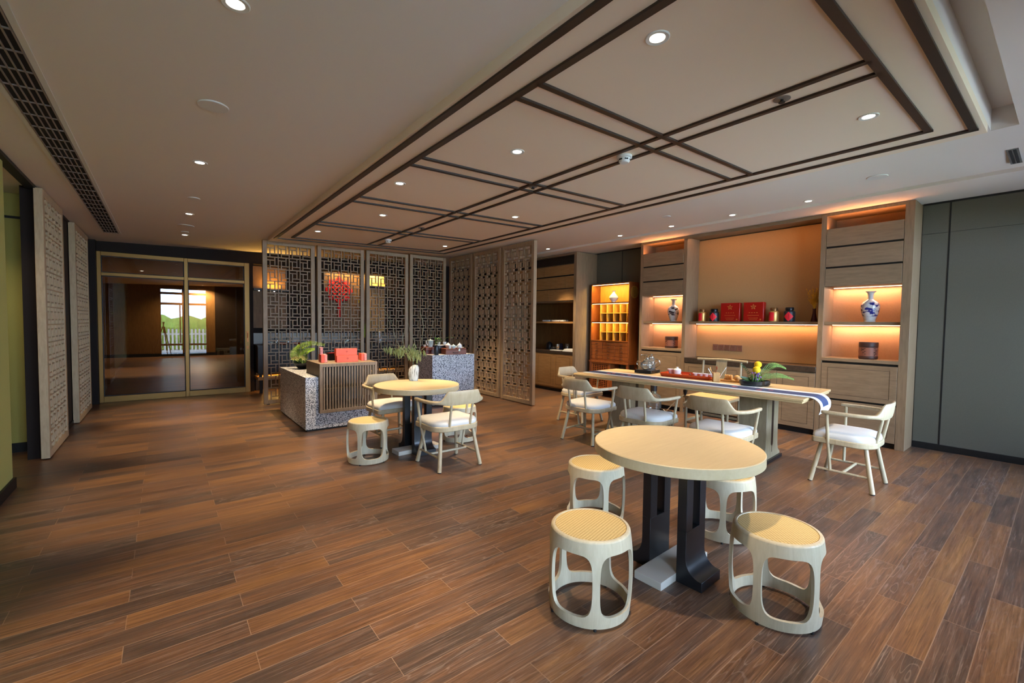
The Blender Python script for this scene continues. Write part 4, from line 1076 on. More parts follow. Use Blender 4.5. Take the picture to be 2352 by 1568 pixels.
rt = make_round_table(); rt.location = (2.372, 1.425, 0); rt.rotation_euler = (0, 0, R_(2)); rt['label'] = 'near round table with pale top, between four barrel stools'; rt['group'] = 'round tables on black pedestals'
rt2 = dup(rt, (2.245, 4.560, 0), R_(2), 'far round table with pale top, carrying the white stone vase', 'round tables on black pedestals')

# ================================================================== long tea table
TC = (5.083, 2.926); TH_ = 0.780; TL, TW = 2.75, 1.04
lt = thing('tea_table', 'long pale tea table with trestle legs and a blue and white runner', 'table', (TC[0], TC[1], 0), TABLE_RZ)
def T2(x, y, z=TH_):
    """table frame (x across, y along) to world"""
    c, s = math.cos(TABLE_RZ), math.sin(TABLE_RZ); return (TC[0]+x*c-y*s, TC[1]+x*s+y*c, z)
def T2i(X, Y):
    c, s = math.cos(TABLE_RZ), math.sin(TABLE_RZ); dx, dy = X-TC[0], Y-TC[1]; return (dx*c+dy*s, -dx*s+dy*c)
m = MB(); m.box(-TW/2, TW/2, -TL/2, TL/2, TH_-.024, TH_); m.box(-TW/2+.012, TW/2-.012, -TL/2+.012, TL/2-.012, TH_-.045, TH_-.024); m.build('tabletop', CONSOLE_TOP, lt, bevel=0.004)
m = MB()
for (a, b, c, d) in ((-TW/2+.07, TW/2-.07, -TL/2+.068, -TL/2+.072), (-TW/2+.07, TW/2-.07, TL/2-.072, TL/2-.068), (-TW/2+.068, -TW/2+.072, -TL/2+.07, TL/2-.07), (TW/2-.072, TW/2-.068, -TL/2+.07, TL/2-.07)): m.box(a, b, c, d, TH_-.001, TH_+.0004)
m.build('frame_line', CONSOLE, lt)
for sgn in (-1, 1):
    yc = sgn*0.83
    m = MB()
    # upright seen from the end: tapering waist that flares into a sled foot, with a long slot
    poly = [(-.275, .035), (.275, .035), (.275, .060), (.215, .10), (.190, .16), (.185, .30), (.185, TH_-.045), (-.185, TH_-.045), (-.185, .30), (-.190, .16), (-.215, .10), (-.275, .060)]
    m.loft([[(x, yc+sy*.14, z) for x, z in poly] for sy in (-1, 1)])
    m.build('trestle_leg', CONSOLE, lt, bevel=0.004)
    for e in (-1, 1):
        y = yc+e*.1405; m = MB(); o_ = []
        for k in range(17): a = math.pi*k/16; o_.append((-.032*math.cos(a)*1.0, .20-.032*math.sin(a)))
        loop = [(-.032, TH_-.05)]+o_+[(.032, TH_-.05)]
        m.loft([[(x, y-.0008, z) for x, z in loop], [(x, y+.0008, z) for x, z in loop]]); m.box(-.005, .005, y-.0008, y+.0008, .10, .18); m.build('slot', DARKWOOD, lt, label='dark long slot')
    m = MB(); m.box(-.29, .29, yc-.16, yc+.16, 0.0, .035); m.build('foot', BLACK, lt)
# runner: along the near side, hanging over the right end
r = thing('table_runner', 'white table runner with a navy stripe, hanging off the right end of the tea table', 'table runner', (TC[0], TC[1], 0), TABLE_RZ)
def runner_strip(x0, x1, dz):
    path = [(TL/2-.03, TH_+.002), (0, TH_+.002), (-TL/2+.0, TH_+.002)]
    for k in range(1, 9): a = math.pi/2*k/8; path.append((-TL/2-.10*math.sin(a)-.0, TH_+.002-.09*(1-math.cos(a))))
    path += [(-TL/2-.098, TH_-.12), (-TL/2-.085, TH_-.155)]
    m = MB(); vs = []; fs = []
    for y, z in path: vs += [(x0, y, z+dz), (x1, y, z+dz), (x0, y, z+dz+.002), (x1, y, z+dz+.002)]
    k = len(path)
    for i in range(k-1):
        a, b = 4*i, 4*(i+1); fs += [(a, a+1, b+1, b), (a+2, b+2, b+3, a+3), (a, b, b+2, a+2), (a+1, a+3, b+3, b+1)]
    fs += [(0, 2, 3, 1), (4*k-4, 4*k-3, 4*k-1, 4*k-2)]
    m.add(vs, fs); return m
RX0, RX1 = -TW/2+.165, -TW/2+.565
runner_strip(RX0, RX1, 0).build('cloth', WHITEC, r)
runner_strip(RX0+.085, RX1-.105, .0021).build('navy_stripe', NAVY, r, label='navy blue stripe')
m = MB(); random.seed(2)
for (y, n_) in ((-0.95, 3), (-0.62, 2), (0.35, 2), (0.75, 5), (0.95, 5)):
    for k in range(n_):
        cx, cy = RX0+.09+random.uniform(.02, .18), y+random.uniform(-.08, .08); rr = random.uniform(.012, .022); m.lathe([(rr, 0), (rr*.7, .0008), (.001, .0009)], 9, (cx, cy, TH_+.0062), sx=1, sy=1.6, cap0=False)
m.build('blossom_print', PINK, r, label='faded pink blossom prints')
# host chair behind the table
hx, hy = 6.045, 3.075
t = thing('host_chair', 'pale yoke back chair behind the long tea table', 'chair', (hx, hy, 0), R_(90)+R_(3))
# local: +y faces the table
m = MB(); m.box(-.31, .31, -.24, .24, .435, .47)
m.build('seat_frame', CONSOLE, t, bevel=0.006)
m = MB(); m.box(-.27, .27, -.20, .20, .468, .474); m.build('seat_panel', CANE, t, label='golden woven seat panel')
for sx in (-1, 1):
    m = MB(); m.tube([(sx*.265, -.215, 0), (sx*.265, -.215, .47), (sx*.268, -.225, .72), (sx*.265, -.245, .955)], [.022, .020, .018, .016], 10); m.build('back_post', CONSOLE, t)
    m = MB(); m.tube([(sx*.285, .215, 0), (sx*.285, .215, .44)], [.021, .021], 10); m.build('leg', CONSOLE, t)
    m = MB(); m.bar((sx*.28, -.21, .12), (sx*.28, .21, .12), .02, .03); m.build('stretcher', CONSOLE, t)
for y in (-.21, .21):
    m = MB(); m.bar((-.28, y, .09 if y > 0 else .16), (.28, y, .09 if y > 0 else .16), .02, .03); m.build('stretcher', CONSOLE, t)
m = MB(); m.tube(smooth_path([(-.35, -.235, .965), (-.2, -.247, .968), (0, -.252, .975), (.2, -.247, .968), (.35, -.235, .965)], 4), .019, 10); m.build('top_rail', CONSOLE, t)
m = MB(); m.loft([[(x, y-.006, z) for x in (-w_, w_) for y in (0,)] for z, y, w_ in ()] or [[(-.075, -.215, .47), (.075, -.215, .47), (.075, -.203, .47), (-.075, -.203, .47)], [(-.07, -.222, .70), (.07, -.222, .70), (.07, -.21, .70), (-.07, -.21, .70)], [(-.075, -.252, .97), (.075, -.252, .97), (.075, -.24, .97), (-.075, -.24, .97)]]); m.build('back_splat', CONSOLE, t, ang=20)
# ================================================================== things on the long tea table
ZT = TH_+.0005
# electric stove with glass kettles
c = T2i(5.40, 3.715)
t = thing('tea_stove', 'black electric tea stove on the long table, under the glass kettle', 'stove', T2(*c, ZT), TABLE_RZ+R_(4))
m = MB(); m.box(-.14, .14, -.125, .125, .004, .045); m.build('body', BLACK, t, bevel=0.004)
for (x, y) in ((-.065, -.04), (.085, .0)):
    m = MB(); m.cyl((x, y, .044), (x, y, .048), .052, n=28); m.build('hot_plate', GREYM, t)
for x in (-.11, .11):
    for y in (-.1, .1): m = MB(); m.cyl((x, y, 0), (x, y, .006), .012, n=10); m.build('foot', RUBBER, t)
def kettle(name, X, Y, Z, prof, lid, label, spout, handle, arm):
    t = thing(name, label, 'kettle', (X, Y, Z), 0, 'glass kettles on the tea stove')
    m = MB(); m.lathe(prof, 28); m.build('glass_body', CLEAR, t, label='clear glass body')
    m = MB(); m.lathe(lid, 22); m.build('lid', CLEAR, t)
    m = MB(); m.tube(smooth_path(handle, 4), .006, 8); m.build('handle', CHROME, t)
    if spout: m = MB(); m.tube(smooth_path(spout, 4), [.012]*3+[.010]*3+[.008]*(len(smooth_path(spout, 4))-6), 8, cap=False); m.build('spout', CLEAR, t)
    if arm: m = MB(); m.tube(arm, .008, 8); m.ball(arm[-1], .012); m.build('filling_arm', CHROME, t)
    m = MB(); m.lathe([(prof[0][0]*1.01, 0), (prof[1][0]*.98, .012), (prof[1][0]*.98, .014), (prof[0][0], .004)], 24, cap0=False, cap1=False); m.build('base_ring', CHROME, t)
s0 = T2(*(c[0]-.068, c[1]-.035), ZT+.049)
kettle('glass_kettle', *s0, [(.050, 0), (.062, .015), (.088, .05), (.092, .075), (.080, .100), (.058, .118), (.050, .122)], [(.050, .120), (.052, .128), (.040, .140), (.020, .150), (.018, .165), (.024, .175), (.001, .180)], 'round glass kettle with a swivel arm at the front of the tea stove',
       [(.03, -.075, .06), (.04, -.105, .085), (.05, -.13, .12)], [(-.03, .08, .10), (-.05, .125, .115), (-.05, .13, .07), (-.03, .088, .04)], [(0, 0, .178), (0, 0, .200), (-.035, .075, .205)])
s1 = T2(*(c[0]+.085, c[1]-.015), ZT+.049)
kettle('glass_kettle', *s1, [(.048, 0), (.052, .01), (.050, .06), (.046, .13), (.034, .150), (.030, .155)], [(.033, .153), (.035, .16), (.030, .178), (.012, .188), (.010, .196), (.016, .208), (.001, .220)], 'taller glass kettle at the back of the tea stove',
       None, [(.02, -.03, .15), (.05, -.085, .13), (.06, -.095, .06), (.03, -.045, .02)], None)
# lacquer tray
t = thing('tea_tray', 'red orange lacquer tea tray in the middle of the long table', 'tray', T2(*T2i(5.415, 3.075), ZT), TABLE_RZ+R_(4))
def rrect(w, l, r, k=5):
    P = []
    for cx, cy, a0 in ((w-r, l-r, 0), (-w+r, l-r, 90), (-w+r, -l+r, 180), (w-r, -l+r, 270)):
        for i in range(k+1): a = R_(a0+90*i/k); P.append((cx+r*math.cos(a), cy+r*math.sin(a)))
    return P
R0 = rrect(.185, .345, .05)
m = MB(); m.loft([[(x*f, y*g, z) for x, y in R0] for f, g, z in ((.90, .94, 0), (.96, .98, .012), (1, 1, .045), (.985, .992, .045), (.94, .965, .018), (.5, .5, .016), (.01, .01, .016))]); m.build('tray_body', LACQ, t)
m = MB(); m.box(-.01, .17, -.06, .05, .017, .0185); m.build('drain_strip', LACQD, t)
TZ = ZT+.0165
def cup(X, Y, r, h, label, group=None, mt=PORC, name='tea_cup'):
    return lathe_thing(name, [(r*.48, 0), (r*.52, h*.06), (r*.62, h*.12), (r*.82, h*.5), (r, h), (r*.95, h*.985), (r*.76, h*.5), (r*.5, h*.16), (r*.02, h*.14)], mt, (X, Y, TZ), label, 'cup', group, 24)
cup(5.415, 3.345, .052, .068, 'larger white porcelain cup at the left end of the red tray, nearest the glass kettles', None, PORC, 'pouring_cup')
t = thing('lidded_bowl', 'white lidded porcelain tea bowl on the red tray', 'bowl', (5.395, 3.245, TZ), 0)
m = MB(); m.lathe([(.026, 0), (.028, .006), (.046, .02), (.050, .045), (.052, .058), (.049, .058), (.045, .03), (.02, .02)], 24); m.build('bowl_body', PORC, t)
m = MB(); m.lathe([(.046, .056), (.050, .066), (.040, .080), (.014, .090), (.012, .096), (.017, .104), (.001, .106)], 24); m.build('lid', PORC, t)
m = MB(); m.lathe([(.030, -.0), (.055, .006), (.056, .009), (.03, .005)], 24, (0, 0, .0)); m.build('saucer', PORC, t)
for k, (X, Y) in enumerate(((5.395, 2.985), (5.41, 2.925), (5.43, 2.865), (5.455, 2.80))):
    cup(X, Y, .037, .048, ['small white tea cup, leftmost of four at the right end of the red tray', 'small white tea cup, second from the left of four on the red tray', 'small white tea cup, third from the left of four on the red tray', 'small white tea cup, rightmost of four on the red tray'][k], 'small tea cups on the red tray')
t = thing('tea_pet', 'small reddish clay figure on the red tray', 'figurine', (5.47, 3.10, TZ), 0)
m = MB(); m.ball((0, 0, .010), .012, 10); m.ball((.008, 0, .024), .008, 10); m.build('figure_body', BOXWOOD, t)
# bamboo tool holder and tools
hx_, hy_ = T2(*T2i(5.245, 2.640))[:2]
t = thing('tool_holder', 'square bamboo holder of tea tools right of the red tray', 'holder', (hx_, hy_, ZT), TABLE_RZ+R_(35))
m = MB()
for sx in (-1, 1): m.box(*sorted((sx*.036, sx*.030)), -.036, .036, .006, .112); m.box(-.030, .030, *sorted((sx*.036, sx*.030)), .006, .112)
m.box(-.036, .036, -.036, .036, 0, .006); m.build('box_body', BAMBOO, t, bevel=0.0015)
for k, (dx, dy, h, lean, mt_, nm, lab) in enumerate(((-.012, .012, .165, -.05, BAMBOO, 'tea_scoop', 'bamboo tea scoop leaning in the tool holder'), (.0, .016, .175, .02, BOXWOOD, 'tea_tongs', 'brown wooden tea tongs standing in the tool holder'), (.014, -.014, .172, .09, PORC, 'tea_needle', 'pale thin tea needle leaning right in the tool holder'), (-.018, .0, .150, -.08, PORC, 'tea_spoon', 'pale tea spoon leaning left in the tool holder'))):
    o = MB(); o.tube([(0, 0, .0), (lean*.25, -lean*.5, h*.6), (lean*.45, -lean*.9, h)], [.003, .003, .005], 8)
    if k in (0, 1): o.box(lean*.45-.009, lean*.45+.009, -lean*.9-.004, -lean*.9+.004, h-.035, h+.004)
    tag(o.build(nm, mt_, loc=(hx_+dx, hy_+dy, ZT+.0065)), lab, 'tea tool', 'tea tools in the bamboo holder')
# small wooden tray with woven balls
cx, cy = T2(*T2i(5.475, 2.535))[:2]
t = thing('coaster_tray', 'small orange brown wooden tray with a rack, right of the tool holder', 'tray', (cx, cy, ZT), TABLE_RZ+R_(4))
m = MB(); m.box(-.13, .13, -.115, .115, 0, .012)
for (a, b, p, q) in ((-.13, .13, -.115, -.105), (-.13, .13, .105, .115), (-.13, -.12, -.105, .105), (.12, .13, -.105, .105)): m.box(a, b, p, q, .012, .026)
m.build('tray_body', BAMBOO, t, bevel=0.002)
m = MB()
for k in range(5): m.lathe([(.034, 0), (.034, .008), (.030, .008), (.030, 0)], 20, (0, 0, 0))
m = MB()
for k in range(5):
    y = .02+.017*k; ring = [[(x0*math.cos(a)-.0, y+d, .046+x0*math.sin(a)) for a in [2*math.pi*j/20 for j in range(20)]] for d, x0 in ((0, .033), (.009, .033))]
    m.loft(ring)
m.build('coaster_rack', BAMBOO, t)
tag((lambda m_: (m_.ball((0, 0, .036), .036, 20), m_)[1])(MB()).build('woven_ball', BAMBOO, loc=(cx-.035, cy-.055, ZT+.0125)), 'woven straw ball on the small wooden tray', 'ball')
# black bowl of flowers
BXc, BYc = 5.275, 2.205
t = thing('flower_bowl', 'low black oval bowl of yellow balls and ferns on the long table', 'flower arrangement', (BXc, BYc, ZT+.0055), 0)
fr = Vector((math.cos(YAW), -math.sin(YAW), 0)); fw = Vector((math.sin(YAW), math.cos(YAW), 0))   # along and across the bowl
m = MB(); N = 40; rings = []
for f, z, inn in ((.86, 0, 0), (.97, .012, 0), (1.0, .055, 0), (.97, .055, 1), (.93, .02, 1), (.02, .016, 1)):
    ring = []
    for k in range(N):
        a = 2*math.pi*k/N; dent = 1-.28*math.exp(-((math.atan2(math.sin(a-R_(300)), math.cos(a-R_(300))))/.30)**2)
        ring.append(fr*(.168*f*math.cos(a)*(.6+.4*dent))+fw*(.125*f*math.sin(a)*dent)+Vector((0, 0, z)))
    rings.append(ring)
m.loft(rings); m.build('bowl_body', BLACKC, t)
def FP(u, z, v=0): return fr*u+fw*v+Vector((0, 0, z))
m = MB(); m.ball(FP(.03, .236), .0385, 16); m.build('yellow_ball', YELLOWF, t); m = MB(); m.ball(FP(.0, .180, -.03), .041, 16); m.build('yellow_ball', YELLOWF, t)
m = MB(); m.tube([FP(0, .015), FP(.02, .12), FP(.03, .2)], .003, 6); m.tube([FP(-.01, .015), FP(0, .10), FP(0, .15, -.03)], .003, 6); m.build('stem', GREEND, t)
def frond(m, pts, n, ln, w, up=(0, 0, 1)):
    P = smooth_path(pts, 8); m.tube(P, [.0022]*len(P), 5)
    for k in range(n):
        f = .12+.86*k/(n-1); i = f*(len(P)-1); i0 = min(int(i), len(P)-2); p = P[i0].lerp(P[i0+1], i-i0); tg = (P[i0+1]-P[i0]).normalized()
        L_ = ln*(1-.75*max(0, f-.45)/.55)*(.55+.45*min(1, f*4))
        for sd in (-1, 1):
            side = tg.cross(Vector(up)).normalized()*sd; q = p+side*L_*.85+tg*L_*.45+Vector(up)*L_*.12; m.leaf(p, q, w, up=up, droop=.08)
nrm = tuple(-fw*.8+Vector((0, 0, .6)))
m = MB(); frond(m, [FP(.02, .03), FP(.08, .13), FP(.18, .225), FP(.28, .228, .02), FP(.375, .190, .04)], 30, .052, .008, nrm); m.build('fern_frond', GREEN, t)
m = MB(); frond(m, [FP(.03, .03), FP(.12, .10, -.02), FP(.24, .118, -.03), FP(.33, .105, -.03), FP(.425, .075, -.03)], 30, .048, .008, nrm); m.build('fern_frond', GREEN, t)
m = MB(); frond(m, [FP(-.02, .03), FP(-.05, .12, .03), FP(-.09, .19, .05), (FP(-.13, .235, .06))], 12, .035, .008, nrm); m.build('fern_frond', GREEND, t)
m = MB()
for (u, z) in ((-.175, .105), (-.15, .075), (-.16, .09)): m.leaf(FP(-.02, .05), FP(u, z), .045, up=nrm, droop=.05)
m.build('dark_leaves', GREEND, t)
m = MB(); random.seed(4)
for k in range(60):
    a = random.uniform(0, 6.28); p = FP(random.uniform(-.05, .05), random.uniform(.015, .06), random.uniform(-.05, .02)); m.leaf(p, p+Vector((random.uniform(-.05, .05), random.uniform(-.05, .05), random.uniform(.03, .11))), .011)
m.build('filler_leaves', GREEN, t)
m = MB()
for k in range(16):
    p = FP(random.uniform(-.05, .03), random.uniform(.07, .155), -.05+random.uniform(-.01, .02)); m.ball(p, random.uniform(.008, .013), 8)
m.build('purple_blossoms', PURPLE, t)
# water jug, power strip and cable under the table
t = thing('water_jug', 'clear glass water jug with a dark pump cap on the floor under the tea table', 'jug', (6.63, 4.42, 0), 0)
m = MB(); m.lathe([(.125, 0), (.13, .02), (.13, .20), (.11, .25), (.05, .29), (.045, .33), (.043, .33), (.047, .29)], 24); m.build('glass_body', CLEAR, t)
m = MB(); m.cyl((0, 0, .325), (0, 0, .42), .055, n=20); m.build('pump_cap', SLATE, t)
m = MB(); m.tube([(0, 0, .42), (-.01, .0, .50), (-.35, -.08, .64)], .006, 6); m.build('hose', SMOKEW, t)
t = thing('power_cable', 'white power cable with a black plug hanging from the tea table to a floor strip', 'cable', (0, 0, 0))
m = MB(); m.tube(smooth_path([(5.60, 3.24, .52), (5.66, 3.42, .38), (5.88, 3.66, .22), (6.32, 3.98, .08), (6.60, 4.20, .035)], 5), .006, 6); m.build('cord', SMOKEW, t)
m = MB(); m.tube([(5.55, 3.17, .695), (5.585, 3.22, .60), (5.60, 3.24, .56), (5.60, 3.24, .50)], [.006, .012, .030, .010], 10); m.build('plug', BLACK, t)
m = MB(); m.bar((6.58, 4.05, .02), (6.66, 4.30, .02), .05, .04); tag(m.build('power_strip', DARKWOOD, bevel=0.003), 'dark power strip lying on the floor behind the tea table', 'power strip')

# ================================================================== stone vase on the far round table
VZ = 0.7555
t = thing('branch_vase', 'white ribbed stone vase of willow branches on the far round table', 'vase', (2.345, 4.862, VZ), -YAW)
m = MB(); rings = []
for z, w_, d_, ox in ((0, .050, .036, 0), (.03, .056, .040, 0), (.09, .062, .042, -.002), (.135, .060, .040, .004), (.165, .050, .034, .010), (.185, .028, .022, .020), (.190, .018, .015, .022)):
    rings.append([(ox+w_*(abs(math.cos(a))**.75)*math.copysign(1, math.cos(a)), d_*(abs(math.sin(a))**.75)*math.copysign(1, math.sin(a)), z) for a in [2*math.pi*k/24 for k in range(24)]])
m.loft(rings); m.build('vase_body', STONEV, t)
def V(px, py, d=0.0):
    """picture-plane offsets from the vase foot, metres along / up"""
    s_ = 5.312/1012.7/8.714; return Vector(((px-715)*s_, d, (1385-py)*s_+.005))
m = MB()
tw = [([(705, 1090), (690, 960), (600, 850), (470, 760), (350, 560), (300, 330), (210, 110), (130, 0)], 0.02), ([(700, 1070), (720, 860), (740, 640), (650, 440), (590, 195)], .0), ([(700, 1060), (740, 880), (840, 810), (960, 690), (1060, 520), (1095, 180)], -.03), ([(830, 810), (850, 640), (900, 420), (895, 240), (830, 30)], .03),
      ([(560, 830), (490, 560), (520, 460), (540, 330)], .02), ([(690, 960), (540, 830), (380, 690), (200, 690)], -.02), ([(600, 850), (420, 740), (120, 800), (60, 730)], .03), ([(705, 1000), (640, 870), (640, 700)], .04)]
for pts, d in tw:
    P = [V(x, y, d*i/len(pts)) for i, (x, y) in enumerate(pts)]; P = smooth_path(P, 4); m.tube(P, [.0034*(1-.7*i/len(P)) for i in range(len(P))], 5)
m.build('twigs', TWIG, t)
m = MB(); random.seed(21)
def cluster(cx, cy, n, sx, sy, ln):
    for k in range(n):
        p = V(cx+random.gauss(0, sx), cy+random.gauss(0, sy), random.uniform(-.07, .07)); q = p+Vector((random.uniform(-.02, .02), random.uniform(-.02, .02), -ln*random.uniform(.6, 1.2))); m.leaf(p, q, .011, up=(0, 1, 0), droop=.05)
cluster(260, 770, 40, 60, 25, .055); cluster(440, 800, 60, 60, 45, .055); cluster(700, 820, 70, 50, 70, .055); cluster(770, 860, 60, 45, 60, .055); cluster(540, 770, 25, 40, 40, .045); cluster(920, 800, 14, 14, 30, .05)
m.build('willow_leaves', WILLOW, t)

# ================================================================== granite counters and slatted crate
t = thing('granite_counter', 'low speckled granite counter notched to hold the slatted wooden crate', 'counter', (0, 0, 0))
GX0_, GX1_, GY0_, GY1_ = 1.440, 2.36, 6.150, 7.740
m = MB(); m.box(GX0_, GX1_, GY0_, GY1_, .025, .228); m.box(GX0_, 1.600, GY0_, GY1_, .228, .715); m.box(1.600, GX1_, 6.80, GY1_, .228, .715); m.build('stone_block', GRANITE, t)
m = MB(); m.box(GX0_+.02, GX1_-.02, GY0_+.02, GY1_-.02, 0, .025); m.build('plinth', BLACKT, t)
t = thing('granite_counter', 'tall speckled granite counter carrying the white tea ware', 'counter', (0, 0, 0))
m = MB(); m.box(3.625, 4.480, 6.785, 7.40, .025, .890); m.build('stone_block', GRANITE, t)
m = MB(); m.box(3.645, 4.46, 6.805, 7.38, 0, .025); m.build('plinth', BLACKT, t)
t = thing('slatted_crate', 'taupe wooden cabinet with upright slats set into the low granite counter', 'cabinet', (0, 0, 0))
cx0, cx1, cy0, cy1, cz0, cz1 = 1.605, 2.385, 6.105, 6.795, .231, .890
m = MB(); m.box(cx0, cx1, cy0, cy1, cz1-.045, cz1); m.box(cx0, cx1, cy0, cy1, cz0, cz0+.045); m.box(cx0, cx0+.04, cy0, cy1, cz0+.045, cz1-.045); m.box(cx1-.04, cx1, cy0, cy0+.04, cz0+.045, cz1-.045); m.box(cx1-.04, cx1, cy1-.04, cy1, cz0+.045, cz1-.045)
m.build('frame', CRATE, t, bevel=0.002)
m = MB(); nsl = 19
for k in range(nsl): x = cx0+.04+(k+.5)*(cx1-cx0-.08)/nsl; m.box(x-.0095, x+.0095, cy0+.004, cy0+.028, cz0+.045, cz1-.045)
m.build('slats', CRATE, t)
m = MB(); m.box(cx0+.04, cx1-.04, cy1-.01, cy1-.002, cz0+.045, cz1-.045); m.build('back_board', DARKWOOD, t)
m = MB(); m.box(cx0+.06, cx1-.06, cy0+.12, cy0+.40, cz0+.30, cz0+.32); m.build('inner_shelf', CRATE, t)
# packages on the crate
CZ = .8905
def pack(name, x, y, w_, d_, h, rz, mats, label, group, z=CZ, mark=True):
    t = thing(name, label, 'box', (x, y, z), rz, group)
    m = MB(); m.box(-w_/2, w_/2, -d_/2, d_/2, 0, h); m.build('carton', mats, t, bevel=0.002)
    if mark:
        m = MB()
        for k in range(5): a = math.pi/2+2*math.pi*k/5; m.bar((.004*math.cos(a), -d_/2-.0008, h*.55+.004*math.sin(a)), (.014*math.cos(a), -d_/2-.0008, h*.55+.014*math.sin(a)), .004, .001, up=(0, 1, 0))
        m.build('star_emblem', INK if mats is CORAL else REDLABEL, t, label='small dark star print')
    return t
GPK = 'coral red tea packages on the slatted crate'
pack('tea_package', 2.005, 6.262, .292, .085, .091, R_(1), CORAL, 'long coral red package, the lower front one on the slatted crate', GPK)
pack('tea_package', 2.005, 6.295, .292, .070, .095, R_(1), CORAL, 'long coral red package stacked behind on top of the lower one', GPK, CZ+.0915)
pack('tea_package', 1.700, 6.380, .040, .215, .106, R_(-6), CORAL, 'upright coral red package at the left corner of the slatted crate', GPK, mark=False)
pack('tea_package', 1.745, 6.385, .036, .19, .106, R_(-6), CORALP, 'pink patterned package beside the left corner package', GPK, mark=False)
pack('tea_package', 1.708, 6.42, .036, .08, .094, R_(-6), CORALP, 'small pink patterned package standing on the left corner package', GPK, CZ+.1065, False)
pack('tea_package', 2.272, 6.44, .036, .20, .100, R_(-8), CORAL, 'coral red package at the right end of the slatted crate, inner one', GPK, mark=False)
pack('tea_package', 2.320, 6.45, .034, .18, .100, R_(-8), CORALP, 'pink patterned package at the right edge of the slatted crate', GPK, mark=False)
t = pack('black_box', 1.925, 6.665, .13, .10, .10, R_(8), BLACK, 'small black box with a red lid at the back of the slatted crate', None, mark=False)
m = MB(); m.box(-.068, .068, -.053, .053, .1, .107); m.build('lid', REDBOX, t, label='red lid')
t = thing('lidded_jar', 'dark lidded jar beside the stacked coral packages on the crate', 'jar', (1.955, 6.46, CZ), 0)
m = MB(); m.lathe([(.045, 0), (.050, .01), (.054, .09), (.050, .105)], 24); m.build('body', SLATE, t)
m = MB(); m.lathe([(.052, .105), (.052, .115), (.035, .128), (.012, .132), (.012, .140), (.001, .142)], 24); m.build('lid', GREYM, t)
# potted palm on the low granite
t = thing('palm_bowl', 'black bowl with bright palm fronds and yellow flowers on the low granite counter', 'potted plant', (1.675, 7.33, .7155), -YAW)
m = MB(); m.lathe([(.055, 0), (.06, .012), (.10, .05), (.130, .095), (.124, .095), (.09, .05), (.02, .03)], 28); m.build('bowl_body', BLACKC, t)
m = MB()
for pts in ([(0, 0, .05), (-.06, 0, .20), (-.02, .0, .33), (.15, -.02, .395), (.36, -.03, .375)], [(0, 0, .05), (-.09, .02, .17), (-.12, .02, .27), (-.05, .01, .36)], [(.02, 0, .05), (.03, -.04, .17), (.10, -.06, .28), (.21, -.05, .31)]):
    frond(m, [Vector(p) for p in pts], 34, .10, .008, (0, -.75, .65))
m.build('palm_fronds', PALM, t)
m = MB(); random.seed(9)
for k in range(40): a = random.uniform(0, 6.28); m.leaf((0, 0, .07), (.14*math.cos(a), .10*math.sin(a), .07+random.uniform(.0, .10)), .035, droop=.15)
m.build('low_leaves', GREEND, t)
m = MB()
for (x, z) in ((-.075, .175), (-.11, .165), (.085, .175), (.06, .16), (-.04, .17), (.02, .19)):
    for k in range(5): a = 2*math.pi*k/5; m.leaf((x, -.06, z), (x+.045*math.cos(a), -.075, z+.035*math.sin(a)), .022, up=(0, -1, 0))
m.build('yellow_flowers', CREAMF, t)

# tea ware on the tall granite
SZ = .8905
t = thing('tea_chest', 'reddish brown wooden chest with a clasp at the right of the tall granite counter', 'box', (4.125, 6.92, SZ), R_(-8))
m = MB(); m.box(-.20, .20, -.115, .115, 0, .082); m.build('body', BOXWOOD, t, bevel=0.004)
m = MB(); m.box(-.202, .202, -.117, .117, .084, .104); m.build('lid', BOXWOOD, t, bevel=0.004)
m = MB(); m.box(.045, .075, -.121, -.117, .058, .100); m.build('clasp', CHROME, t); m = MB(); m.tube([(-.06, -.118, .045), (-.05, -.126, .030), (.03, -.126, .030), (.04, -.118, .045)], .004, 6); m.build('handle', DARKWOOD, t)
CHZ = SZ+.1045
lathe_thing('round_jar', [(.026, 0), (.03, .006), (.046, .03), (.046, .055), (.030, .082), (.012, .09), (.008, .10), (.001, .104)], PORC, (4.04, 6.98, CHZ+.0), 'round white lidded jar at the back left of the reddish chest', 'jar')
lathe_thing('tea_cup', [(.024, 0), (.026, .004), (.029, .055), (.031, .062), (.028, .06), (.024, .01)], PORC, (4.005, 6.855, CHZ), 'straight sided pale cup at the left front of the reddish chest', 'cup')
t = thing('teapot', 'small celadon white teapot on the middle of the reddish chest', 'teapot', (4.085, 6.862, CHZ), R_(-35))
m = MB(); m.lathe([(.024, 0), (.028, .004), (.044, .03), (.040, .052), (.022, .064), (.010, .068), (.008, .076), (.001, .08)], 22); m.build('pot_body', CELADON, t); m = MB(); m.tube([(.038, 0, .03), (.058, 0, .042), (.066, 0, .058)], [.009, .007, .005], 8); m.build('spout', CELADON, t); m = MB(); m.tube(smooth_path([(-.038, 0, .05), (-.066, 0, .05), (-.064, 0, .022), (-.038, 0, .02)], 4), .004, 6); m.build('handle', CELADON, t)
t = thing('domed_bowl', 'white bowl with a domed lid on a saucer, right end of the reddish chest', 'bowl', (4.215, 6.865, CHZ), 0)
m = MB(); m.lathe([(.045, 0), (.05, .004), (.078, .016), (.076, .018), (.045, .008)], 28); m.build('saucer', PORC, t); m = MB(); m.lathe([(.036, .008), (.042, .02), (.044, .045), (.034, .072), (.012, .086), (.007, .092), (.006, .104), (.001, .106)], 26); m.build('dome_lid', PORC, t)
t = thing('black_chest', 'black box carrying two white cups, behind the dark vase on the tall granite counter', 'box', (4.0, 7.18, SZ), R_(-8))
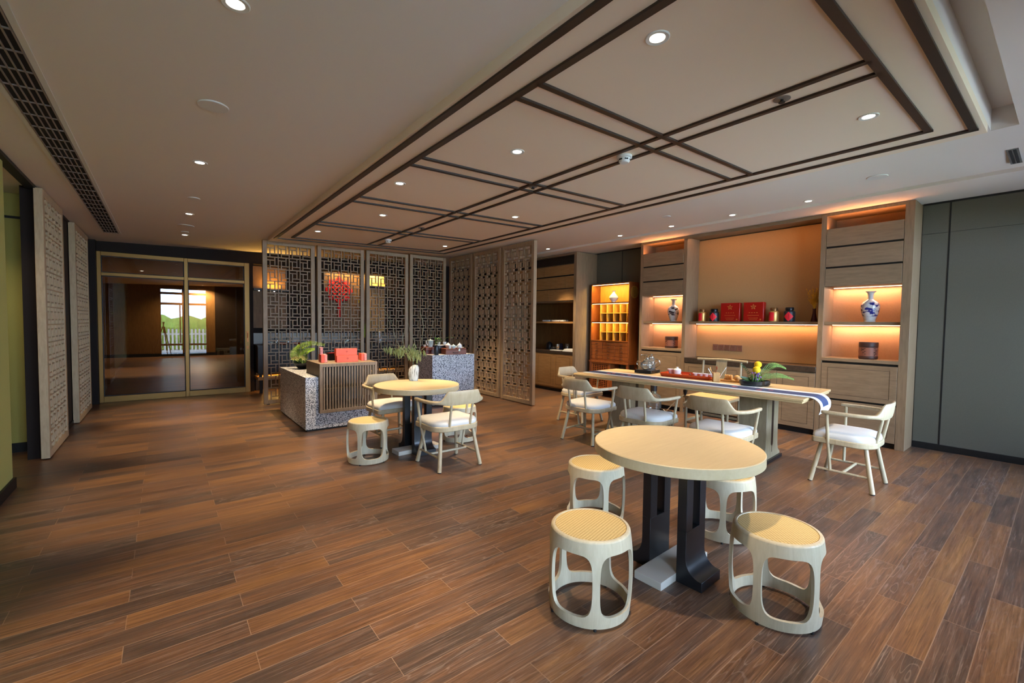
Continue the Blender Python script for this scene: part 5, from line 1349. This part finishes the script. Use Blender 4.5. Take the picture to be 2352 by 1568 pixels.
m = MB(); m.box(-.13, .13, -.10, .10, 0, .15); m.build('body', BLACK, t, bevel=0.004); m = MB(); m.box(-.10, .14, -.11, .10, .15, .156); m.build('top_tray', PORC, t, label='white top tray')
for (x, y, lab) in ((3.94, 7.15, 'white cup on the black box, the left one'), (4.06, 7.14, 'white cup on the black box, the right one')): lathe_thing('tea_cup', [(.026, 0), (.028, .004), (.036, .055), (.033, .054), (.022, .008)], PORC, (x, y, SZ+.1565), lab, 'cup', 'cups on the black box')
t = thing('dark_vase', 'dark vase with leafy sprigs at the front of the tall granite counter', 'vase', (3.745, 6.868, SZ), 0)
m = MB(); m.lathe([(.036, 0), (.039, .006), (.046, .09), (.038, .15), (.020, .168), (.018, .172), (.012, .16)], 22); m.build('vase_body', SLATE, t)
m = MB(); random.seed(31)
for k in range(60):
    a = random.uniform(0, 6.28); h = random.uniform(.17, .30); r_ = random.uniform(.02, .09); p = Vector((r_*.6*math.cos(a)+.03*(h-.17)*6, r_*.6*math.sin(a), h)); m.leaf(p, p+Vector((random.uniform(-.03, .06), random.uniform(-.05, .03), random.uniform(-.01, .04))), .020)
frond(m, [Vector((0, 0, .15)), Vector((.08, -.05, .25)), Vector((.17, -.11, .31)), Vector((.26, -.17, .31))], 12, .035, .012)
m.build('leaf_sprigs', GREEN, t)
t = thing('tea_drawer_box', 'dark red brown drawer box under the tall white teapot, left of the tall granite counter', 'box', (3.735, 7.16, SZ), R_(-6))
m = MB(); m.box(-.09, .09, -.13, .13, 0, .125); m.build('body', BOXWOOD, t, bevel=0.003); m = MB(); m.box(-.085, .085, -.133, -.130, .015, .075); m.build('drawer', PLUMV, t)
t = thing('teapot', 'tall white teapot on the drawer box at the left of the tall granite counter', 'teapot', (3.755, 7.11, SZ+.1255), R_(160))
m = MB(); m.lathe([(.036, 0), (.040, .004), (.052, .11), (.053, .122), (.03, .130), (.010, .132), (.008, .142), (.001, .146)], 24); m.build('pot_body', CELADON, t); m = MB(); m.tube(smooth_path([(.042, 0, .03), (.066, 0, .06), (.076, 0, .115)], 4), [.010]*5+[.007]*4, 8); m.build('spout', PORC, t)
lathe_thing('tea_cup', [(.020, 0), (.022, .004), (.032, .034), (.029, .033), (.016, .008)], PORC, (3.70, 7.22, SZ+.1255), 'small white cup behind the tall white teapot', 'cup')
t = thing('brass_cup', 'yellow brass cup pair left of the drawer box on the tall granite counter', 'cup', (3.68, 7.345, SZ), 0)
m = MB(); m.lathe([(.018, 0), (.022, .03), (.020, .03), (.012, .004)], 14); m.build('bowl', YELLOWF, t)

# kitchen counter things
KZ = .8805
t = thing('folded_towels', 'stack of white folded cloths at the right end of the kitchen counter', 'cloth', (6.80, 6.56, KZ), R_(3))
for k in range(4): m = MB(); m.box(-.13+.006*k, .13-.004*k, -.17+.01*k, .15-.012*k, .013*k, .013*k+.012); m.build('towel', WHITEC, t, bevel=0.004)
m = MB(); m.box(6.70, 6.90, 6.80, 7.12, KZ, KZ+.012); tag(m.build('serving_tray', PORC, bevel=0.003), 'flat white tray on the kitchen counter beside the cloths', 'tray')
t = thing('juice_glass', 'glass of orange juice on the kitchen counter tray', 'glass', (6.80, 6.97, KZ+.0125), 0)
m = MB(); m.lathe([(.034, 0), (.038, .002), (.044, .12), (.042, .12), (.034, .006)], 20); m.build('tumbler', CLEAR, t); m = MB(); m.lathe([(.033, .006), (.039, .07), (.001, .07)], 20); m.build('juice', AMBERG, t)
lathe_thing('glass_jar', [(.045, 0), (.05, .01), (.05, .13), (.036, .15), (.034, .15)], CLEAR, (7.0, 6.88, KZ), 'clear glass jar behind the orange juice', 'jar')
lathe_thing('indigo_canister', [(.042, 0), (.044, .005), (.044, .13), (.03, .14), (.001, .14)], INDIGO, (7.08, 7.16, KZ), 'dark indigo canister at the back of the kitchen counter', 'canister')
lathe_thing('black_kettle', [(.07, 0), (.078, .02), (.07, .12), (.04, .16), (.012, .165), (.010, .185), (.001, .19)], BLACK, (6.95, 7.40, KZ), 'black kettle at the left of the kitchen counter near the screen', 'kettle')
lathe_thing('glass_bowl', [(.05, 0), (.08, .03), (.088, .06), (.084, .06), (.05, .01)], CLEAR, (6.95, 7.24, KZ), 'shallow clear glass bowl between the kettle and the canister', 'bowl')
for k, (y, l_) in enumerate(((7.36, .22), (7.05, .24), (6.86, .10))):
    m = MB(); m.box(6.78, 6.95, y-l_/2, y+l_/2, 1.5125, 1.5125+.035); tag(m.build('napkin_stack', WHITEC, bevel=0.008), ['white napkin stack on the kitchen shelf, leftmost by the screen', 'white napkin stack in the middle of the kitchen shelf', 'small white napkin stack at the right on the kitchen shelf'][k], 'napkins', 'napkin stacks on the kitchen shelf')
# ================================================================== behind the lattice screens
t = thing('back_sideboard', 'long dark sideboard glimpsed behind the lattice screens', 'sideboard', (0, 0, 0))
SB0, SB1, SY0, SY1 = 1.46, 4.95, 9.95, 10.50
m = MB(); m.box(SB0, SB1, SY0, SY1, .40, .93); m.build('carcass', DARKWOOD, t); m = MB(); m.box(SB0-.01, SB1, SY0-.02, SY1, .932, .962); m.build('top', DARKWOOD, t)
m = MB(); m.box(SB0, SB1, SY0+.02, SY1, .26, .32); m.build('lower_board', BAMBOO, t)
for x in (SB0+.03, 3.2, SB1-.08):
    for (ya_, yb_, za_, zb_) in ((SY0+.02, SY0+.07, 0, .26), (SY1-.07, SY1-.02, 0, .26)): m = MB(); m.box(x, x+.05, ya_, yb_, za_, zb_); m.build('leg', DARKWOOD, t)
    for (ya_, yb_, za_, zb_) in ((SY1-.07, SY1-.02, .32, .40), (SY0+.06, SY0+.11, .32, .40)): m = MB(); m.box(x, x+.05, ya_, yb_, za_, zb_); m.build('spacer', DARKWOOD, t)
area_light('shelf_glow', (3.0, 10.2, .396), 2.9, .05, (0, 0, 0), 14.0, (1, .55, .14), t); area_light('shelf_glow', (3.0, 10.2, .255), 2.9, .05, (0, 0, 0), 14.0, (1, .55, .14), t)
# wall panels
def wpanel(x0, x1, z0, z1, mt_, n, y=10.548): m = MB(); m.box(x0, x1, y-.03, y, z0, z1); return struct(m.build('trim_%d' % n, mt_))
wpanel(2.86, 3.80, 1.22, 2.58, BROWNPANEL, 7); wpanel(3.83, 4.30, 1.22, 2.58, BAMBOO, 8); wpanel(1.45, 2.10, 1.30, 2.58, BROWNPANEL, 9); wpanel(1.45, 4.95, .965, 1.19, GREYM, 10)
t = thing('wall_shelf', 'short dark wall shelf with two tiny bright lamps, seen beside the leftmost screen', 'shelf', (0, 0, 0))
m = MB(); m.box(1.45, 2.10, 10.30, 10.516, 2.07, 2.11); m.build('board', DARKWOOD, t)
for x in (1.55, 1.83): m = MB(); m.cyl((x, 10.36, 2.0695), (x, 10.36, 2.06), .012, n=10); m.build('lamp', TINYLED, t)
area_light('up_glow', (1.82, 10.42, 2.12), .30, .04, (R_(180), 0, 0), 9.0, (1, .55, .12), t)
area_light('wall_glow', (4.06, 10.36, 2.57), .36, .05, (R_(20), 0, 0), 12.0, (1, .66, .20), None)
area_light('wall_glow', (3.3, 10.36, 2.57), .7, .05, (R_(20), 0, 0), 9.0, (1, .62, .22), None)
m = MB(); m.box(3.83, 4.30, 10.33, 10.516, 2.27, 2.31); tag(m.build('wall_shelf', DARKWOOD), 'short dark shelf across the gold lit wall behind the third screen', 'shelf')
# red knot
t = thing('knot_hanging', 'large red knotted cord hanging on the brown wall behind the second screen', 'wall hanging', (3.19, 10.51, 0), 0)
m = MB()
for k in range(-3, 4):
    for sgn in (-1, 1):
        a = Vector((k*.055-.16*1, 0, 2.17+sgn*(k*.055*0-.0))); 
        m.tube([(k*.05-(.20-abs(k)*.0)*.5, -.02, 2.17+sgn*(-k*.05-.10)), (k*.05+.10, -.02, 2.17+sgn*(-k*.05+.10))], .020, 6)
for k in range(8): a = 2*math.pi*k/8; m.lathe([(.055, -.012), (.07, 0), (.055, .012), (.04, 0)], 14, (0, 0, 0)); n = 14*4; m.v[-n:] = [(vx+.24*math.cos(a), -.02+vz, 2.17+.24*math.sin(a)+vy) for vx, vy, vz in m.v[-n:]]
m.build('knot', REDKNOT, t)
m = MB(); m.cyl((0, -.02, 1.93), (0, -.02, 1.55), .035, .045, n=12); m.build('tassel', REDKNOT, t); m = MB(); m.cyl((0, -.015, 2.40), (0, -.012, 2.60), .006, n=6); m.build('hanging_cord', REDKNOT, t)
# teaware along the sideboard
BZ = .9625
labs = iter(['red lacquer saucer on the back sideboard behind the leftmost screen, left one', 'red lacquer saucer on the back sideboard behind the leftmost screen, right one'])
for x in (1.93, 2.20): lathe_thing('red_saucer', [(.05, 0), (.055, .01), (.105, .035), (.10, .037), (.04, .016)], LACQ, (x, 10.05, BZ), next(labs), 'saucer', 'red saucers on the back sideboard')
labs = iter(['%s glimpsed through the %s' % (a, b) for b in ('second screen, left part', 'second screen, middle part', 'second screen, right part', 'gap beside the third screen', 'third screen, left part', 'third screen, right part', 'leftmost screen, right part', 'leftmost screen, left part') for a in ('white cup on the back sideboard',)])
for x in (2.55, 2.75, 2.95, 3.18, 3.45, 3.70, 2.38, 1.70): lathe_thing('tea_cup', [(.025, 0), (.03, .006), (.045, .06), (.042, .06), (.025, .01)], PORC, (x, 10.06, BZ), next(labs), 'cup', 'white cups on the back sideboard', 16)
labs = iter(['tall clear glass decanter %s' % b for b in ('behind the red saucers', 'between the red saucers and the first cups', 'behind the leftmost cups', 'towards the right of the back sideboard')])
for x in (1.85, 2.08, 2.45, 3.30): lathe_thing('glass_decanter', [(.05, 0), (.055, .01), (.055, .12), (.02, .17), (.018, .22), (.016, .22)], CLEAR, (x, 10.25, BZ), next(labs), 'decanter', 'glass decanters on the back sideboard', 16)
t = thing('orchid_pot', 'yellow flowering orchid on the back sideboard between second and third screen', 'potted plant', (3.66, 10.2, BZ), 0)
m = MB(); m.lathe([(.05, 0), (.07, .05), (.075, .12), (.07, .12), (.05, .02)], 18); m.build('pot', BLACKC, t)
m = MB(); m.tube(smooth_path([(0, 0, .1), (.0, 0, .4), (-.02, 0, .7), (-.10, 0, .95)], 4), .005, 6)
for k in range(8): a = k*.8; m.leaf((0, 0, .1), (.22*math.cos(a), .1*math.sin(a), .35+.04*k), .05, droop=.1)
for (a, b) in ((.55, -.15), (.62, .15), (.8, .12)): m.leaf((-.01, 0, a), (b, -.02, a+.06), .04)
m.build('leaves_and_stem', PALM, t)
m = MB()
for (x, z) in ((-.10, .96), (-.06, .88), (.06, .84), (.10, .70)):
    for k in range(5): a = 2*math.pi*k/5; m.leaf((x, -.02, z), (x+.05*math.cos(a), -.03, z+.045*math.sin(a)), .03, up=(0, -1, 0))
m.build('blossoms', YELLOWF, t)
lathe_thing('white_figurine', [(.05, 0), (.055, .02), (.06, .10), (.035, .17), (.045, .21), (.03, .26), (.001, .27)], PORC, (4.02, 10.15, BZ+.0), 'white porcelain figurine before the gold lit wall behind the third screen', 'figurine', None, 16)

# camera tripod standing under the lens, seen in the glass door
t = thing('tripod', 'black tripod of the photographer, seen mirrored in the glass door', 'tripod', (0, -0.04, 0), R_(20))
for k in range(3):
    a = 2*math.pi*k/3+.5; m = MB(); m.tube([(.03*math.cos(a), .03*math.sin(a), 1.16), (.36*math.cos(a), .36*math.sin(a), 0)], [.016, .011], 8); m.build('leg', BLACK, t)
m = MB(); m.cyl((0, 0, .95), (0, 0, 1.30), .016, n=10); m.cyl((0, 0, 1.12), (0, 0, 1.19), .045, n=12); m.build('centre_column', BLACK, t); m = MB(); m.ball((0, 0, 1.315), .03, 12); m.cyl((0, 0, 1.33), (0, 0, 1.36), .035, n=12); m.build('ball_head', BLACK, t)

t = thing('added_uplight', 'warm uplight added along the top of the dark wall behind the screens', 'added uplight', (0, 0, 0))  # added lamp, brightens the ceiling behind the screens
m = MB(); m.box(1.46, 4.95, 10.38, 10.54, 2.60, 2.625); m.box(1.46, 4.95, 10.36, 10.38, 2.60, 2.66); m.build('ledge', DARKWALL, t)
m = MB(); m.box(1.5, 4.9, 10.44, 10.455, 2.626, 2.636); m.build('light_strip', STRIPY, t)
area_light('cove_glow', (3.2, 10.46, 2.645), 3.4, .04, (R_(180+35), 0, 0), 120.0, (1, .70, .34), t)
